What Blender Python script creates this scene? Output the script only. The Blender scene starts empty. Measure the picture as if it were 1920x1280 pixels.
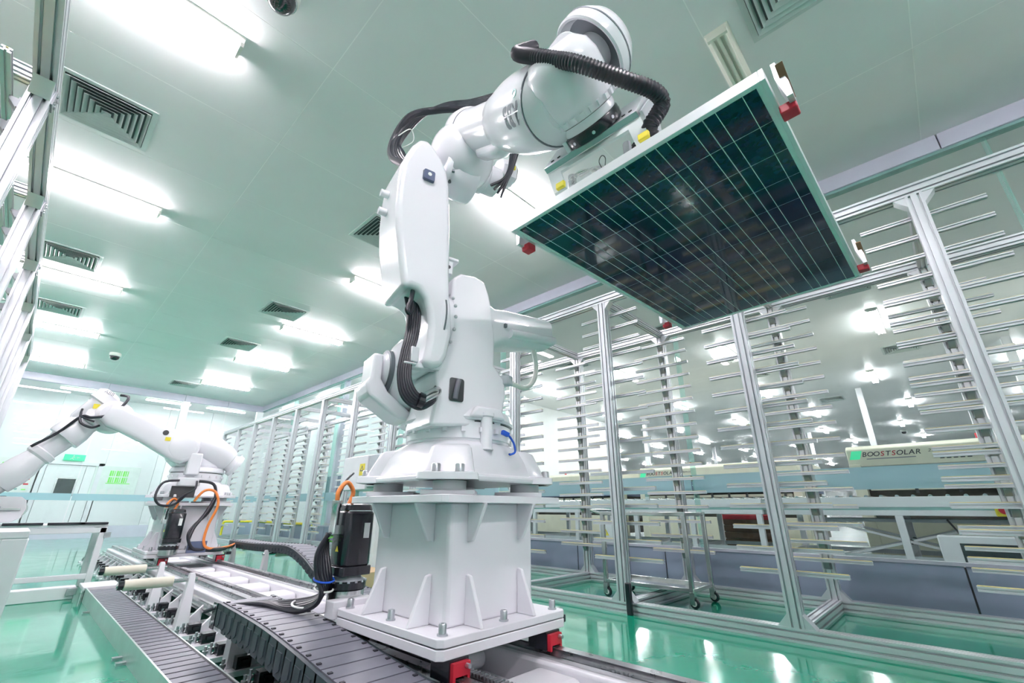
import bpy, bmesh, math, random
from mathutils import Vector, Matrix
random.seed(7)
sc = bpy.context.scene
COL = sc.collection
V = Vector
# ------------------------------------------------------------------ camera
F_PX = 822.0
def _dir(u, v):
    return V((u - 960.0, -(v - 640.0), -F_PX)).normalized()
_Y = _dir(28, 951); _Z = _dir(970, -1504)
_Z = (_Z - _Y * _Y.dot(_Z)).normalized(); _X = _Y.cross(_Z)
cam_d = bpy.data.cameras.new('camera'); cam = bpy.data.objects.new('camera', cam_d); COL.objects.link(cam)
cam_d.sensor_width = 36.0; cam_d.lens = F_PX / 1920.0 * 36.0; cam_d.clip_start = 0.05; cam_d.clip_end = 200
R = Matrix((_X, _Y, _Z))                       # camera space -> world
cam.matrix_world = Matrix.Translation((0, 0, .75)) @ R.to_4x4()
sc.camera = cam
# ------------------------------------------------------------------ world, exposure
w = bpy.data.worlds.new('world'); sc.world = w; w.use_nodes = True
w.node_tree.nodes['Background'].inputs[0].default_value = (.85, .95, 1, 1)
w.node_tree.nodes['Background'].inputs[1].default_value = 0.35
sc.view_settings.view_transform = 'Standard'; sc.view_settings.look = 'None'
sc.view_settings.gamma = 1.0; sc.view_settings.use_curve_mapping = False
sc.view_settings.exposure = 0.62
LAMP = 120.0           # tube emission strength
HALL = 85.0
sc.cycles.max_bounces = 7; sc.cycles.diffuse_bounces = 4; sc.cycles.glossy_bounces = 3; sc.cycles.use_adaptive_sampling = True; sc.cycles.adaptive_threshold = .025
sc.cycles.transparent_max_bounces = 12; sc.cycles.sample_clamp_indirect = 8.0
sc.cycles.use_light_tree = False; sc.cycles.caustics_reflective = False; sc.cycles.caustics_refractive = False
# ------------------------------------------------------------------ materials
M = {}
def mat(name, col, rough=.5, metal=0., spec=.5, coat=0., noise=0., nscale=6., bump=0., bscale=60., emit=None, estr=0., stretch=None):
    m = bpy.data.materials.new(name); m.use_nodes = True; nt = m.node_tree; b = nt.nodes['Principled BSDF']
    b.inputs['Base Color'].default_value = (*col, 1); b.inputs['Roughness'].default_value = rough
    b.inputs['Metallic'].default_value = metal; b.inputs['Specular IOR Level'].default_value = spec
    b.inputs['Coat Weight'].default_value = coat
    if emit: b.inputs['Emission Color'].default_value = (*emit, 1); b.inputs['Emission Strength'].default_value = estr
    if name in ('hall_tube', 'sign_green', 'led_red'): m.cycles.emission_sampling = 'NONE'
    if noise or bump:
        tc = nt.nodes.new('ShaderNodeTexCoord'); mp = nt.nodes.new('ShaderNodeMapping'); nt.links.new(tc.outputs['Object'], mp.inputs[0])
        if stretch: mp.inputs['Scale'].default_value = stretch
    if noise:
        n = nt.nodes.new('ShaderNodeTexNoise'); n.inputs['Scale'].default_value = nscale; n.inputs['Detail'].default_value = 5
        nt.links.new(mp.outputs[0], n.inputs[0])
        mr = nt.nodes.new('ShaderNodeMapRange'); mr.inputs[1].default_value = .3; mr.inputs[2].default_value = .7
        mr.inputs[3].default_value = 1 - noise; mr.inputs[4].default_value = 1 + noise
        nt.links.new(n.outputs[0], mr.inputs[0])
        mx = nt.nodes.new('ShaderNodeVectorMath'); mx.operation = 'SCALE'; mx.inputs[0].default_value = col
        nt.links.new(mr.outputs[0], mx.inputs['Scale']); nt.links.new(mx.outputs[0], b.inputs['Base Color'])
        r2 = nt.nodes.new('ShaderNodeMapRange'); r2.inputs[3].default_value = max(.02, rough * (1 - noise * .8)); r2.inputs[4].default_value = min(1, rough * (1 + noise * .8))
        nt.links.new(n.outputs[0], r2.inputs[0]); nt.links.new(r2.outputs[0], b.inputs['Roughness'])
    if bump:
        n2 = nt.nodes.new('ShaderNodeTexNoise'); n2.inputs['Scale'].default_value = bscale; nt.links.new(mp.outputs[0], n2.inputs[0])
        bp = nt.nodes.new('ShaderNodeBump'); bp.inputs['Strength'].default_value = bump; bp.inputs['Distance'].default_value = .002
        nt.links.new(n2.outputs[0], bp.inputs['Height']); nt.links.new(bp.outputs[0], b.inputs['Normal'])
    M[name] = m; return m
mat('robot_white', (.83, .835, .875), .24, coat=.3, bump=.05, bscale=90)
mat('ped_white', (.79, .79, .83), .38, noise=.03, nscale=4)
mat('frame_white', (.81, .82, .85), .4, noise=.03)
mat('alu', (.74, .76, .80), .30, .55, noise=.05, nscale=3)
mat('alu_dark', (.16, .18, .20), .45, .6)
mat('steel', (.62, .64, .64), .2, 1., noise=.08, nscale=12)
mat('galvanised', (.60, .68, .66), .3, .5, noise=.1, nscale=5)
mat('rail_steel', (.32, .32, .34), .28, .9, noise=.15, nscale=20)
mat('bolt', (.55, .57, .6), .3, .95, noise=.1, nscale=30)
mat('black_rubber', (.012, .014, .022), .38, noise=.2, nscale=20)
mat('black_paint', (.010, .011, .017), .25, coat=.3, noise=.2)
mat('chain_grey', (.15, .155, .19), .42, noise=.12, nscale=14)
mat('chain_side', (.03, .045, .055), .45, noise=.2, nscale=14)
mat('chain_gap', (.02, .02, .03), .6, noise=.1)
mat('red', (.55, .02, .04), .4, noise=.08)
mat('orange', (.80, .24, .05), .45, noise=.08)
mat('blue', (.01, .09, .55), .4, noise=.08)
mat('yellow', (.85, .72, .05), .5, noise=.05)
mat('pad_yellow', (.80, .70, .30), .55, noise=.08)
mat('cream_roller', (.74, .70, .58), .5, noise=.08)
mat('cream', (.80, .78, .66), .4, noise=.04)
mat('teal', (.30, .50, .48), .25, .3, noise=.08)
mat('wall_white', (.86, .88, .89), .35, noise=.02)
mat('lavender', (.58, .59, .70), .35, noise=.03)
mat('kick_grey', (.31, .37, .49), .35, noise=.06, nscale=2)
mat('ceiling_mint', (.82, .838, .845), .32, spec=.3, noise=.02, nscale=1.5)
mat('ceiling_seam', (.97, .98, .98), .5, noise=.02)
mat('vent_grey', (.62, .69, .68), .4, .2, noise=.04)
mat('vent_dark', (.09, .11, .11), .7, noise=.1)
mat('lamp_white', (.82, .83, .78), .4, noise=.02)
mat('lamp_off', (.80, .80, .70), .3, noise=.02)
mat('tube_on', (.9, .95, 1), .4, emit=(1.0, .90, .965), estr=LAMP, noise=.01)
mat('hall_tube', (.9, .95, 1), .4, emit=(.98, .92, .96), estr=HALL, noise=.01)
mat('dome_black', (.01, .01, .014), .06, coat=1., noise=.1)
mat('ink', (.05, .055, .06), .5, noise=.1)
mat('logo_grey', (.22, .24, .27), .5, noise=.05)
mat('sign_green', (.05, .62, .30), .4, noise=.05, emit=(.05, .7, .35), estr=.35)
mat('board_green', (.22, .82, .12), .5, noise=.1)
mat('paper', (.82, .84, .82), .6, noise=.03)
mat('pale_board', (.76, .84, .80), .5, noise=.05)
mat('brown', (.20, .11, .06), .5, noise=.2, nscale=4)
mat('navy', (.10, .13, .22), .4, noise=.1)
mat('dark_slot', (.06, .055, .045), .6, noise=.3, nscale=8)
mat('machine_beige', (.78, .76, .62), .4, noise=.04)
mat('grey_box', (.50, .55, .58), .4, noise=.04)
mat('dark_glass', (.05, .07, .07), .08, noise=.1)
mat('water', (.75, .85, .86), .1, noise=.03)
mat('cardboard', (.62, .45, .27), .7, noise=.1)
mat('led_red', (.8, .05, .05), .4, emit=(1, .08, .08), estr=3, noise=.05)
mat('panel_frame', (.82, .84, .86), .28, .35, noise=.03)
mat('backsheet', (.80, .88, .87), .3, noise=.02)
mat('busbar', (.80, .88, .86), .3, .3, noise=.03)
mat('hall_floor', (.36, .42, .41), .25, noise=.06, nscale=1)
mat('corridor_tube', (.9, .95, 1), .4, emit=(1, .95, 1), estr=24, noise=.01)
mat('hall_near_tube', (.9, .95, 1), .4, emit=(.96, .94, .97), estr=75, noise=.01)
mat('bracket_grey', (.30, .32, .34), .4, .6, noise=.1)
def cell_mat():
    m = bpy.data.materials.new('solar_cell'); m.use_nodes = True; nt = m.node_tree; b = nt.nodes['Principled BSDF']
    tc = nt.nodes.new('ShaderNodeTexCoord'); vo = nt.nodes.new('ShaderNodeTexVoronoi'); vo.inputs['Scale'].default_value = 60
    nt.links.new(tc.outputs['Object'], vo.inputs[0]); cr = nt.nodes.new('ShaderNodeValToRGB')
    cr.color_ramp.elements[0].color = (.003, .009, .030, 1); cr.color_ramp.elements[1].color = (.006, .022, .060, 1)
    nt.links.new(vo.outputs['Color'], cr.inputs[0]); nt.links.new(cr.outputs[0], b.inputs['Base Color'])
    b.inputs['Roughness'].default_value = .06; b.inputs['Specular IOR Level'].default_value = .5
    M['solar_cell'] = m
cell_mat()
def floor_mat():
    m = bpy.data.materials.new('floor_epoxy'); m.use_nodes = True; nt = m.node_tree; b = nt.nodes['Principled BSDF']
    tc = nt.nodes.new('ShaderNodeTexCoord'); n = nt.nodes.new('ShaderNodeTexNoise'); n.inputs['Scale'].default_value = 1.3; n.inputs['Detail'].default_value = 8; n.inputs['Roughness'].default_value = .62
    nt.links.new(tc.outputs['Object'], n.inputs[0]); cr = nt.nodes.new('ShaderNodeValToRGB')
    cr.color_ramp.elements[0].position = .35; cr.color_ramp.elements[0].color = (.002, .245, .135, 1)
    cr.color_ramp.elements[1].position = .68; cr.color_ramp.elements[1].color = (.008, .335, .205, 1)
    nt.links.new(n.outputs[0], cr.inputs[0]); nt.links.new(cr.outputs[0], b.inputs['Base Color'])
    r = nt.nodes.new('ShaderNodeMapRange'); r.inputs[1].default_value = .3; r.inputs[2].default_value = .7; r.inputs[3].default_value = .07; r.inputs[4].default_value = .16
    n3 = nt.nodes.new('ShaderNodeTexNoise'); n3.inputs['Scale'].default_value = 5; nt.links.new(tc.outputs['Object'], n3.inputs[0])
    nt.links.new(n3.outputs[0], r.inputs[0]); nt.links.new(r.outputs[0], b.inputs['Roughness'])
    n2 = nt.nodes.new('ShaderNodeTexNoise'); n2.inputs['Scale'].default_value = 9; n2.inputs['Detail'].default_value = 3; nt.links.new(tc.outputs['Object'], n2.inputs[0])
    bp = nt.nodes.new('ShaderNodeBump'); bp.inputs['Strength'].default_value = .12; bp.inputs['Distance'].default_value = .006
    nt.links.new(n2.outputs[0], bp.inputs['Height']); nt.links.new(bp.outputs[0], b.inputs['Normal'])
    b.inputs['Specular IOR Level'].default_value = .5; b.inputs['Coat Weight'].default_value = .25; b.inputs['Coat Roughness'].default_value = .05
    M['floor_epoxy'] = m
floor_mat()
def glass_mat(name, tint, rough=.0, alpha=None, col=(.7, .85, .85), ior=1.5):
    m = bpy.data.materials.new(name); m.use_nodes = True; nt = m.node_tree; nt.nodes.clear()
    out = nt.nodes.new('ShaderNodeOutputMaterial'); tr = nt.nodes.new('ShaderNodeBsdfTransparent'); tr.inputs[0].default_value = (*tint, 1)
    gl = nt.nodes.new('ShaderNodeBsdfGlossy'); gl.inputs['Roughness'].default_value = max(rough, .01); gl.inputs[0].default_value = (1, 1, 1, 1)
    fr = nt.nodes.new('ShaderNodeFresnel'); fr.inputs[0].default_value = ior
    ge = nt.nodes.new('ShaderNodeNewGeometry'); su = nt.nodes.new('ShaderNodeMath'); su.operation = 'SUBTRACT'; su.inputs[0].default_value = 1.0; nt.links.new(ge.outputs['Backfacing'], su.inputs[1])
    mu = nt.nodes.new('ShaderNodeMath'); mu.operation = 'MULTIPLY'; nt.links.new(fr.outputs[0], mu.inputs[0]); nt.links.new(su.outputs[0], mu.inputs[1])
    mx = nt.nodes.new('ShaderNodeMixShader'); nt.links.new(mu.outputs[0], mx.inputs[0]); nt.links.new(tr.outputs[0], mx.inputs[1]); nt.links.new(gl.outputs[0], mx.inputs[2])
    last = mx
    if alpha:
        df = nt.nodes.new('ShaderNodeBsdfDiffuse'); df.inputs[0].default_value = (*col, 1)
        tl = nt.nodes.new('ShaderNodeBsdfTranslucent'); tl.inputs[0].default_value = (*col, 1)
        ad = nt.nodes.new('ShaderNodeMixShader'); ad.inputs[0].default_value = .5; nt.links.new(df.outputs[0], ad.inputs[1]); nt.links.new(tl.outputs[0], ad.inputs[2])
        m2 = nt.nodes.new('ShaderNodeMixShader'); m2.inputs[0].default_value = alpha; nt.links.new(mx.outputs[0], m2.inputs[1]); nt.links.new(ad.outputs[0], m2.inputs[2]); last = m2
    nt.links.new(last.outputs[0], out.inputs[0]); M[name] = m
glass_mat('glass', (.95, .99, .98), ior=1.42)
glass_mat('glass_edge', (.82, .96, .93), alpha=.18, col=(.55, .85, .80))
glass_mat('frosted', (.85, .95, .97), rough=.2, alpha=.78, col=(.55, .74, .80))
# ------------------------------------------------------------------ mesh helpers
ORG = {}
def frame_from(axis, up=None):
    a = V(axis).normalized(); u = V(up) if up is not None else (V((0, 0, 1)) if abs(a.z) < .95 else V((1, 0, 0)))
    x = u.cross(a).normalized(); y = a.cross(x); return x, y, a
class MB:
    def __init__(s): s.v = []; s.f = []; s.mi = []; s.cur = 0
    def add(s, vs, fs):
        o = len(s.v); s.v += [V(p) for p in vs]; s.f += [tuple(i + o for i in f) for f in fs]; s.mi += [s.cur] * len(fs); return s
    def box(s, c, d, rz=0., rot=None):
        c = V(c); h = [x / 2 for x in d]; m = rot if rot is not None else Matrix.Rotation(rz, 3, 'Z')
        vs = [c + m @ V((sx * h[0], sy * h[1], sz * h[2])) for sx in (-1, 1) for sy in (-1, 1) for sz in (-1, 1)]
        return s.add(vs, [(0, 1, 3, 2), (4, 6, 7, 5), (0, 4, 5, 1), (2, 3, 7, 6), (0, 2, 6, 4), (1, 5, 7, 3)])
    def b2(s, a, b): return s.box([(a[i] + b[i]) / 2 for i in range(3)], [abs(a[i] - b[i]) for i in range(3)])
    def bar(s, p, q, w_, h_, up=None):
        p = V(p); q = V(q); x, y, a = frame_from(q - p, up)
        vs = [e + x * sx * w_ / 2 + y * sy * h_ / 2 for e in (p, q) for sx, sy in ((-1, -1), (1, -1), (1, 1), (-1, 1))]
        return s.add(vs, [(3, 2, 1, 0), (4, 5, 6, 7), (0, 1, 5, 4), (1, 2, 6, 5), (2, 3, 7, 6), (3, 0, 4, 7)])
    def loft(s, rings, cap0=True, cap1=True):
        n = len(rings[0]); vs = [p for r in rings for p in r]; fs = []
        for i in range(len(rings) - 1):
            for j in range(n):
                k = (j + 1) % n; fs.append((i * n + j, i * n + k, (i + 1) * n + k, (i + 1) * n + j))
        if cap0: fs.append(tuple(reversed(range(n))))
        if cap1: fs.append(tuple((len(rings) - 1) * n + j for j in range(n)))
        return s.add(vs, fs)
    def lathe(s, o, axis, prof, n=32, up=None):          # prof: [(radius, distance along axis)]
        x, y, a = frame_from(axis, up); o = V(o)
        return s.loft([[o + a * t + (x * math.cos(2 * math.pi * j / n) + y * math.sin(2 * math.pi * j / n)) * max(r, 1e-4) for j in range(n)] for r, t in prof])
    def cyl(s, p, q, r, r2=None, n=20):
        p = V(p); q = V(q); return s.lathe(p, q - p, [(r, 0), (r if r2 is None else r2, (q - p).length)], n)
    def tube(s, pts, r, n=10, smooth=6, ridges=0, ridge_h=0.):
        P = spline(pts, smooth) if smooth else [V(p) for p in pts]
        if ridges:
            L = [0.]
            for i in range(1, len(P)): L.append(L[-1] + (P[i] - P[i - 1]).length)
            Q = []
            m = ridges * 2
            for k in range(m + 1):
                d = L[-1] * k / m; i = 1
                while i < len(L) - 1 and L[i] < d: i += 1
                t = (d - L[i - 1]) / max(1e-9, L[i] - L[i - 1]); Q.append(P[i - 1].lerp(P[i], t))
            P = Q
        rings = []; x = None
        for i, p in enumerate(P):
            t = (P[min(i + 1, len(P) - 1)] - P[max(i - 1, 0)]).normalized()
            if x is None: x, y, _ = frame_from(t)
            else: x = (x - t * x.dot(t)).normalized(); y = t.cross(x)
            rr = r + (ridge_h if (ridges and i % 2) else 0)
            rings.append([p + (x * math.cos(2 * math.pi * j / n) + y * math.sin(2 * math.pi * j / n)) * rr for j in range(n)])
        return s.loft(rings)
    def prism(s, poly, o, u, v, w_, d0, d1):              # poly in (u,v), extruded along w from d0 to d1
        o = V(o); u = V(u); v = V(v); w_ = V(w_)
        return s.loft([[o + u * a + v * b + w_ * d for a, b in poly] for d in (d0, d1)])
    def ball(s, c, r, n=16, m=10, sc=(1, 1, 1)):
        return s.loft([[V(c) + V((sc[0] * r * math.sin(math.pi * (i + .02) / (m + .04)) * math.cos(2 * math.pi * j / n), sc[1] * r * math.sin(math.pi * (i + .02) / (m + .04)) * math.sin(2 * math.pi * j / n), -sc[2] * r * math.cos(math.pi * i / m))) for j in range(n)] for i in range(m + 1)])
    def mesh(s, name, mats, org=(0, 0, 0), sharp=40):
        me = bpy.data.meshes.new(name); o = V(org)
        me.from_pydata([tuple(p - o) for p in s.v], [], s.f)
        for k in mats: me.materials.append(M[k])
        if len(mats) > 1: me.polygons.foreach_set('material_index', s.mi)
        bm = bmesh.new(); bm.from_mesh(me); bmesh.ops.recalc_face_normals(bm, faces=bm.faces); bm.to_mesh(me); bm.free()
        me.polygons.foreach_set('use_smooth', [True] * len(me.polygons)); me.set_sharp_from_angle(angle=math.radians(sharp)); me.update(); return me
    def build(s, name, m, parent=None, bevel=0., seg=2, sharp=40, subsurf=0, **tags):
        mats = [m] if isinstance(m, str) else list(m); org = ORG.get(parent, V((0, 0, 0))) if parent else V((0, 0, 0))
        if parent is None:
            lo = [min(p[i] for p in s.v) for i in range(3)]; hi = [max(p[i] for p in s.v) for i in range(3)]
            org = V(((lo[0] + hi[0]) / 2, (lo[1] + hi[1]) / 2, lo[2]))
        ob = bpy.data.objects.new(name, s.mesh(name, mats, org, sharp)); COL.objects.link(ob); ORG[ob] = V(org)
        if parent: ob.parent = parent
        else: ob.location = org
        if bevel:
            b = ob.modifiers.new('bevel', 'BEVEL'); b.width = bevel; b.segments = seg; b.limit_method = 'ANGLE'; b.angle_limit = math.radians(35); b.harden_normals = False
        for k, val in tags.items(): ob[k] = val
        return ob
def spline(pts, k=6):
    P = [V(p) for p in pts]; out = []
    for i in range(len(P) - 1):
        a = P[max(i - 1, 0)]; b = P[i]; c = P[i + 1]; d = P[min(i + 2, len(P) - 1)]
        for j in range(k):
            t = j / k; out.append(.5 * ((2 * b) + (c - a) * t + (2 * a - 5 * b + 4 * c - d) * t * t + (3 * b - a - 3 * c + d) * t ** 3))
    out.append(P[-1]); return out
def thing(name, loc, label, cat, group=None, kind=None):
    e = bpy.data.objects.new(name, None); COL.objects.link(e); e.location = loc; e.empty_display_size = .1; ORG[e] = V(loc)
    if kind: e['kind'] = kind
    else: e['category'] = cat
    e['label'] = label
    if group: e['group'] = group
    return e
def inst(name, me, loc, parent=None, rot=None, **tags):
    ob = bpy.data.objects.new(name, me); COL.objects.link(ob); o = V((0, 0, 0))
    if parent: ob.parent = parent; o = ORG[parent]
    ob.location = V(loc) - o; ORG[ob] = V(loc)
    if rot is not None: ob.rotation_euler = rot
    for k, v_ in tags.items(): ob[k] = v_
    return ob
def copy_tree(o, parent=None, loc=None):
    c = o.copy(); COL.objects.link(c); c.parent = parent; ORG[c] = V(loc) if loc is not None else ORG.get(o, V((0, 0, 0)))
    if loc is not None: c.location = loc
    for ch in list(o.children):
        d = ch.copy(); COL.objects.link(d); d.parent = c
        for g in list(ch.children):
            e = g.copy(); COL.objects.link(e); e.parent = d
    return c
def rr(c, u, v, hu, hv, r, n=5):
    c = V(c); u = V(u); v = V(v); r = min(r, hu, hv); out = []
    for k, (sx, sy) in enumerate(((1, 1), (-1, 1), (-1, -1), (1, -1))):
        for j in range(n):
            a = math.pi / 2 * (k + j / (n - 1)); out.append(c + u * (sx * (hu - r) + r * math.cos(a)) + v * (sy * (hv - r) + r * math.sin(a)))
    return out
def text_verts(txt, shear=0., bold=0.):
    cu = bpy.data.curves.new('lettering', 'FONT'); cu.body = txt; cu.size = 1; cu.extrude = .01; cu.shear = shear; cu.offset = bold; cu.align_x = 'CENTER'; cu.align_y = 'CENTER'; cu.resolution_u = 3
    ob = bpy.data.objects.new('lettering_tmp', cu); COL.objects.link(ob)
    dg = bpy.context.evaluated_depsgraph_get(); me = bpy.data.meshes.new_from_object(ob.evaluated_get(dg))
    vs = [v_.co.copy() for v_ in me.vertices]; fs = [tuple(p.vertices) for p in me.polygons]
    bpy.data.objects.remove(ob); bpy.data.curves.remove(cu); bpy.data.meshes.remove(me); return vs, fs
def lettering(name, txt, o, u, v, size, m, parent, shear=0., wrap=None, stretch=1., bold=0.):
    vs, fs = text_verts(txt, shear, bold); o = V(o); u = V(u).normalized(); v = V(v).normalized(); n = u.cross(v)
    b = MB()
    if wrap: b.add([wrap(p.x * size * stretch, p.y * size, p.z * size) for p in vs], fs)
    else: b.add([o + u * p.x * size * stretch + v * p.y * size + n * p.z * size for p in vs], fs)
    return b.build(name, m, parent)
X = V((1, 0, 0)); Y = V((0, 1, 0)); Z = V((0, 0, 1))
def profile_poly(wd, ht, slots=2, g=.012, dp=.020):
    """cross-section of a slotted aluminium extrusion"""
    pts = []
    def side(p0, p1, nrm, L, k):
        d = ((p1[0] - p0[0]) / L, (p1[1] - p0[1]) / L); pts.append(p0)
        for i in range(k):
            c = L * (i + .5) / k
            for t, dd in ((c - g / 2, 0), (c - g / 2, dp), (c + g / 2, dp), (c + g / 2, 0)):
                pts.append((p0[0] + d[0] * t - nrm[0] * dd, p0[1] + d[1] * t - nrm[1] * dd))
    a, b = wd / 2, ht / 2; kw = slots; kh = max(1, round(slots * ht / wd))
    side((-a, -b), (a, -b), (0, -1), wd, kw); side((a, -b), (a, b), (1, 0), ht, kh); side((a, b), (-a, b), (0, 1), wd, kw); side((-a, b), (-a, -b), (-1, 0), ht, kh)
    return pts
def extrude(mb, p, q, wd, ht, up=None, slots=2):
    p = V(p); q = V(q); x, y, a = frame_from(q - p, up); return mb.prism(profile_poly(wd, ht, slots), p, x, y, a, 0, (q - p).length)
# ------------------------------------------------------------------ room shell
CEIL = 4.10
XW, YF = 5.12, 16.9
def struct(name, mb, m, label=None, parent=None, **k):
    o = mb.build(name, m, parent, **k)
    if parent is None: o['kind'] = 'structure'; o['label'] = label
    return o
struct('floor', MB().b2((-6, -6, -.1), (XW, YF, 0)), 'floor_epoxy', 'glossy green epoxy floor reflecting the lamps')
struct('floor_corridor', MB().b2((-6, YF, -.1), (XW, 34, 0)), 'hall_floor', 'pale floor of the corridor behind the far glass')
struct('floor_hall', MB().b2((XW, -6, -.1), (50, 34, 0)), 'hall_floor', 'paler green floor of the hall beyond the glass')
ce = thing('ceiling', (0, 0, CEIL), 'pale mint ceiling of flat sandwich panels with thin seams', None, kind='structure')
MB().b2((-6, -6, CEIL + .001), (50, 34, CEIL + .12)).build('panel_backing', 'ceiling_seam', ce)
xs = [-6, -2.15, .84, 3.83, XW]; ys = [-6 + .53 - .53] 
ysm = [.52 + 1.15 * k for k in range(-6, 15)]
for i in range(len(xs) - 1):
    for j in range(len(ysm) - 1):
        g = .004
        MB().b2((xs[i] + g, ysm[j] + g, CEIL), (xs[i + 1] - g, min(ysm[j + 1], YF) - g, CEIL + .02)).build('ceiling_panel', 'ceiling_mint', ce)
MB().b2((XW, -6, CEIL), (50, 34, CEIL + .02)).build('hall_ceiling', 'ceiling_mint', ce)
MB().b2((-6, YF, CEIL), (XW, 34, CEIL + .02)).build('hall_ceiling', 'ceiling_mint', ce)
struct('wall_left', MB().b2((-3.4, -6, 0), (-3.2, 30, CEIL)), 'wall_white', 'plain white wall behind the rack at the left')
struct('wall_rear', MB().b2((-3.4, -4.2, 0), (XW, -4.0, CEIL)), 'wall_white', 'plain white wall behind the camera')
# right glass partition ------------------------------------------------
wr = thing('wall_right', (XW, 5, 0), 'grey kick-panel wall carrying tall glass panes and a lavender header beam', None, kind='structure')
joints = [-5.2, -3.5, -1.1, .05, 1.2, 2.46, 3.64, 4.85, 6.05, 7.25, 8.45, 9.65, 10.85, 12.05, 13.25, 14.45, 15.65, YF]
for a, b in zip(joints[:-1], joints[1:]): MB().b2((XW - .03, a + .006, .0), (XW + .03, b - .006, .36)).build('kick_panel', 'kick_grey', wr, bevel=.004)
MB().b2((XW - .02, -5.2, 0), (XW + .02, YF, .35)).build('kick_core', 'ink', wr)
MB().b2((XW - .04, -5.2, .36), (XW + .04, YF, .385)).build('sill_strip', 'lavender', wr)
hj = [-5.2, -3.0, -.73, .25, 3.0, 5.9, 8.8, 11.7, 14.6, YF]
for a, b in zip(hj[:-1], hj[1:]):
    MB().b2((XW - .05, a + .004, 3.93), (XW + .07, b - .004, CEIL)).build('header_beam', 'lavender', wr, bevel=.006)
MB().b2((XW - .03, -5.2, 3.90), (XW + .05, YF, 3.94)).build('header_channel', 'teal', wr)
gj = [-4.1, -.99, 2.06, 5.1, 8.1, 11.1, 14.1, YF]
for a, b in zip(gj[:-1], gj[1:]):
    MB().b2((XW - .004, a + .01, .385), (XW + .004, b - .01, 3.92)).build('glass_pane', 'glass', wr)
    MB().b2((XW - .008, a + .01, .93), (XW - .0055, b - .01, 1.12)).build('frosted_band', 'frosted', wr)
for a in gj[1:-1]: MB().b2((XW - .02, a - .02, .385), (XW + .10, a - .004, 3.92)).build('glass_fin', 'glass_edge', wr)
for a in (7.0, 8.5, 10.9): MB().b2((XW + .01, a - .06, 0), (XW + .13, a + .06, CEIL)).build('mullion_post', 'lavender', wr, bevel=.008)
# far partition ----------------------------------------------------------
wb = thing('wall_back', (1, YF, 0), 'far glass partition with lavender header and frosted band', None, kind='structure')
MB().b2((-3.2, YF - .03, 0), (XW, YF + .03, .30)).build('kick_panel', 'lavender', wb)
fj = [-3.2, -.9, .95, 2.8, 4.0, XW]
for a, b in zip(fj[:-1], fj[1:]):
    MB().b2((a + .004, YF - .06, 3.90), (b - .004, YF + .06, CEIL)).build('header_beam', 'lavender', wb, bevel=.006)
    MB().b2((a + .01, YF - .004, .30), (b - .01, YF + .004, 3.90)).build('glass_pane', 'glass', wb)
    MB().b2((a + .01, YF - .008, .93), (b - .01, YF - .0055, 1.10)).build('frosted_band', 'frosted', wb)
for a in (-.9, 2.85, XW - .1): MB().b2((a - .1, YF - .07, 0), (a + .1, YF + .07, 3.9)).build('mullion_post', 'wall_white', wb, bevel=.008)
YB = 19.4
wc = thing('wall_corridor', (1, YB, 0), 'white panelled corridor wall seen through the far glass', None, kind='structure')
for a, b in ((-3.2, .18), (1.62, 2.9), (2.9, 4.2), (4.2, 6.7)): MB().b2((a + .004, YB, 0), (b - .004, YB + .08, CEIL)).build('wall_panel', 'wall_white', wc)
MB().b2((.18, YB, 2.06), (1.62, YB + .08, CEIL)).build('wall_panel', 'wall_white', wc)
d1 = thing('door_1', (.9, YB, 0), 'white double door with dark square window under the green exit sign', None, kind='structure')
for a, b in ((.25, .28), (1.52, 1.55)): MB().b2((a - .04, YB - .05, 0), (b + .04, YB + .06, 2.06)).build('door_frame', 'frame_white', d1)
MB().b2((.21, YB - .05, 1.98), (1.59, YB + .06, 2.06)).build('door_frame', 'frame_white', d1)
MB().b2((.33, YB - .01, .02), (1.20, YB + .04, 1.97)).build('door_leaf', 'wall_white', d1, bevel=.006)
MB().b2((1.21, YB - .01, .02), (1.47, YB + .04, 1.97)).build('door_leaf', 'wall_white', d1, bevel=.006)
MB().b2((.62, YB - .02, 1.08), (1.10, YB + .02, 1.60)).build('window_frame', 'steel', d1, bevel=.004)
MB().b2((.66, YB - .03, 1.11), (1.06, YB - .015, 1.57)).build('window_pane', 'dark_glass', d1)
MB().cyl((1.15, YB - .06, 1.0), (1.15, YB, 1.0), .02).build('handle', 'steel', d1)
# hall shell -------------------------------------------------------------
struct('wall_hall', MB().b2((XW, -5.4, 0), (50, -5.2, CEIL)), 'wall_white', 'white side wall of the hall beyond the right-hand glass')
struct('wall_hall_end', MB().b2((47.8, -5.4, 0), (48, 32, CEIL)), 'wall_white', 'far white end wall of the hall')
struct('wall_hall_back', MB().b2((-3.4, 30, 0), (50, 30.2, CEIL)), 'wall_white', 'white back wall of the hall')
# ------------------------------------------------------------------ ceiling fittings
ORDN = ['nearest', 'second', 'third', 'fourth', 'fifth', 'sixth', 'seventh']
def lamp_proto(tube, house):
    h = MB(); poly = [(-.085, 0), (.085, 0), (.085, -.018), (.055, -.05), (-.055, -.05), (-.085, -.018)]
    h.prism(poly, (0, 0, 0), Y, Z, X, -.62, .62); hm = h.mesh('housing', [house])
    e = MB().b2((-.012, -.07, -.085), (.012, .07, -.045)); em = e.mesh('end_cap', [house])
    t = MB().cyl((-.60, 0, 0), (.60, 0, 0), .014, n=10); tm = t.mesh('tube', [tube]); return hm, em, tm
PL = lamp_proto('tube_on', 'lamp_white'); PD = lamp_proto('lamp_off', 'lamp_off'); PH = lamp_proto('hall_tube', 'lamp_white'); PC_ = lamp_proto('corridor_tube', 'lamp_white'); PN = lamp_proto('hall_near_tube', 'lamp_white')
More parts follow.
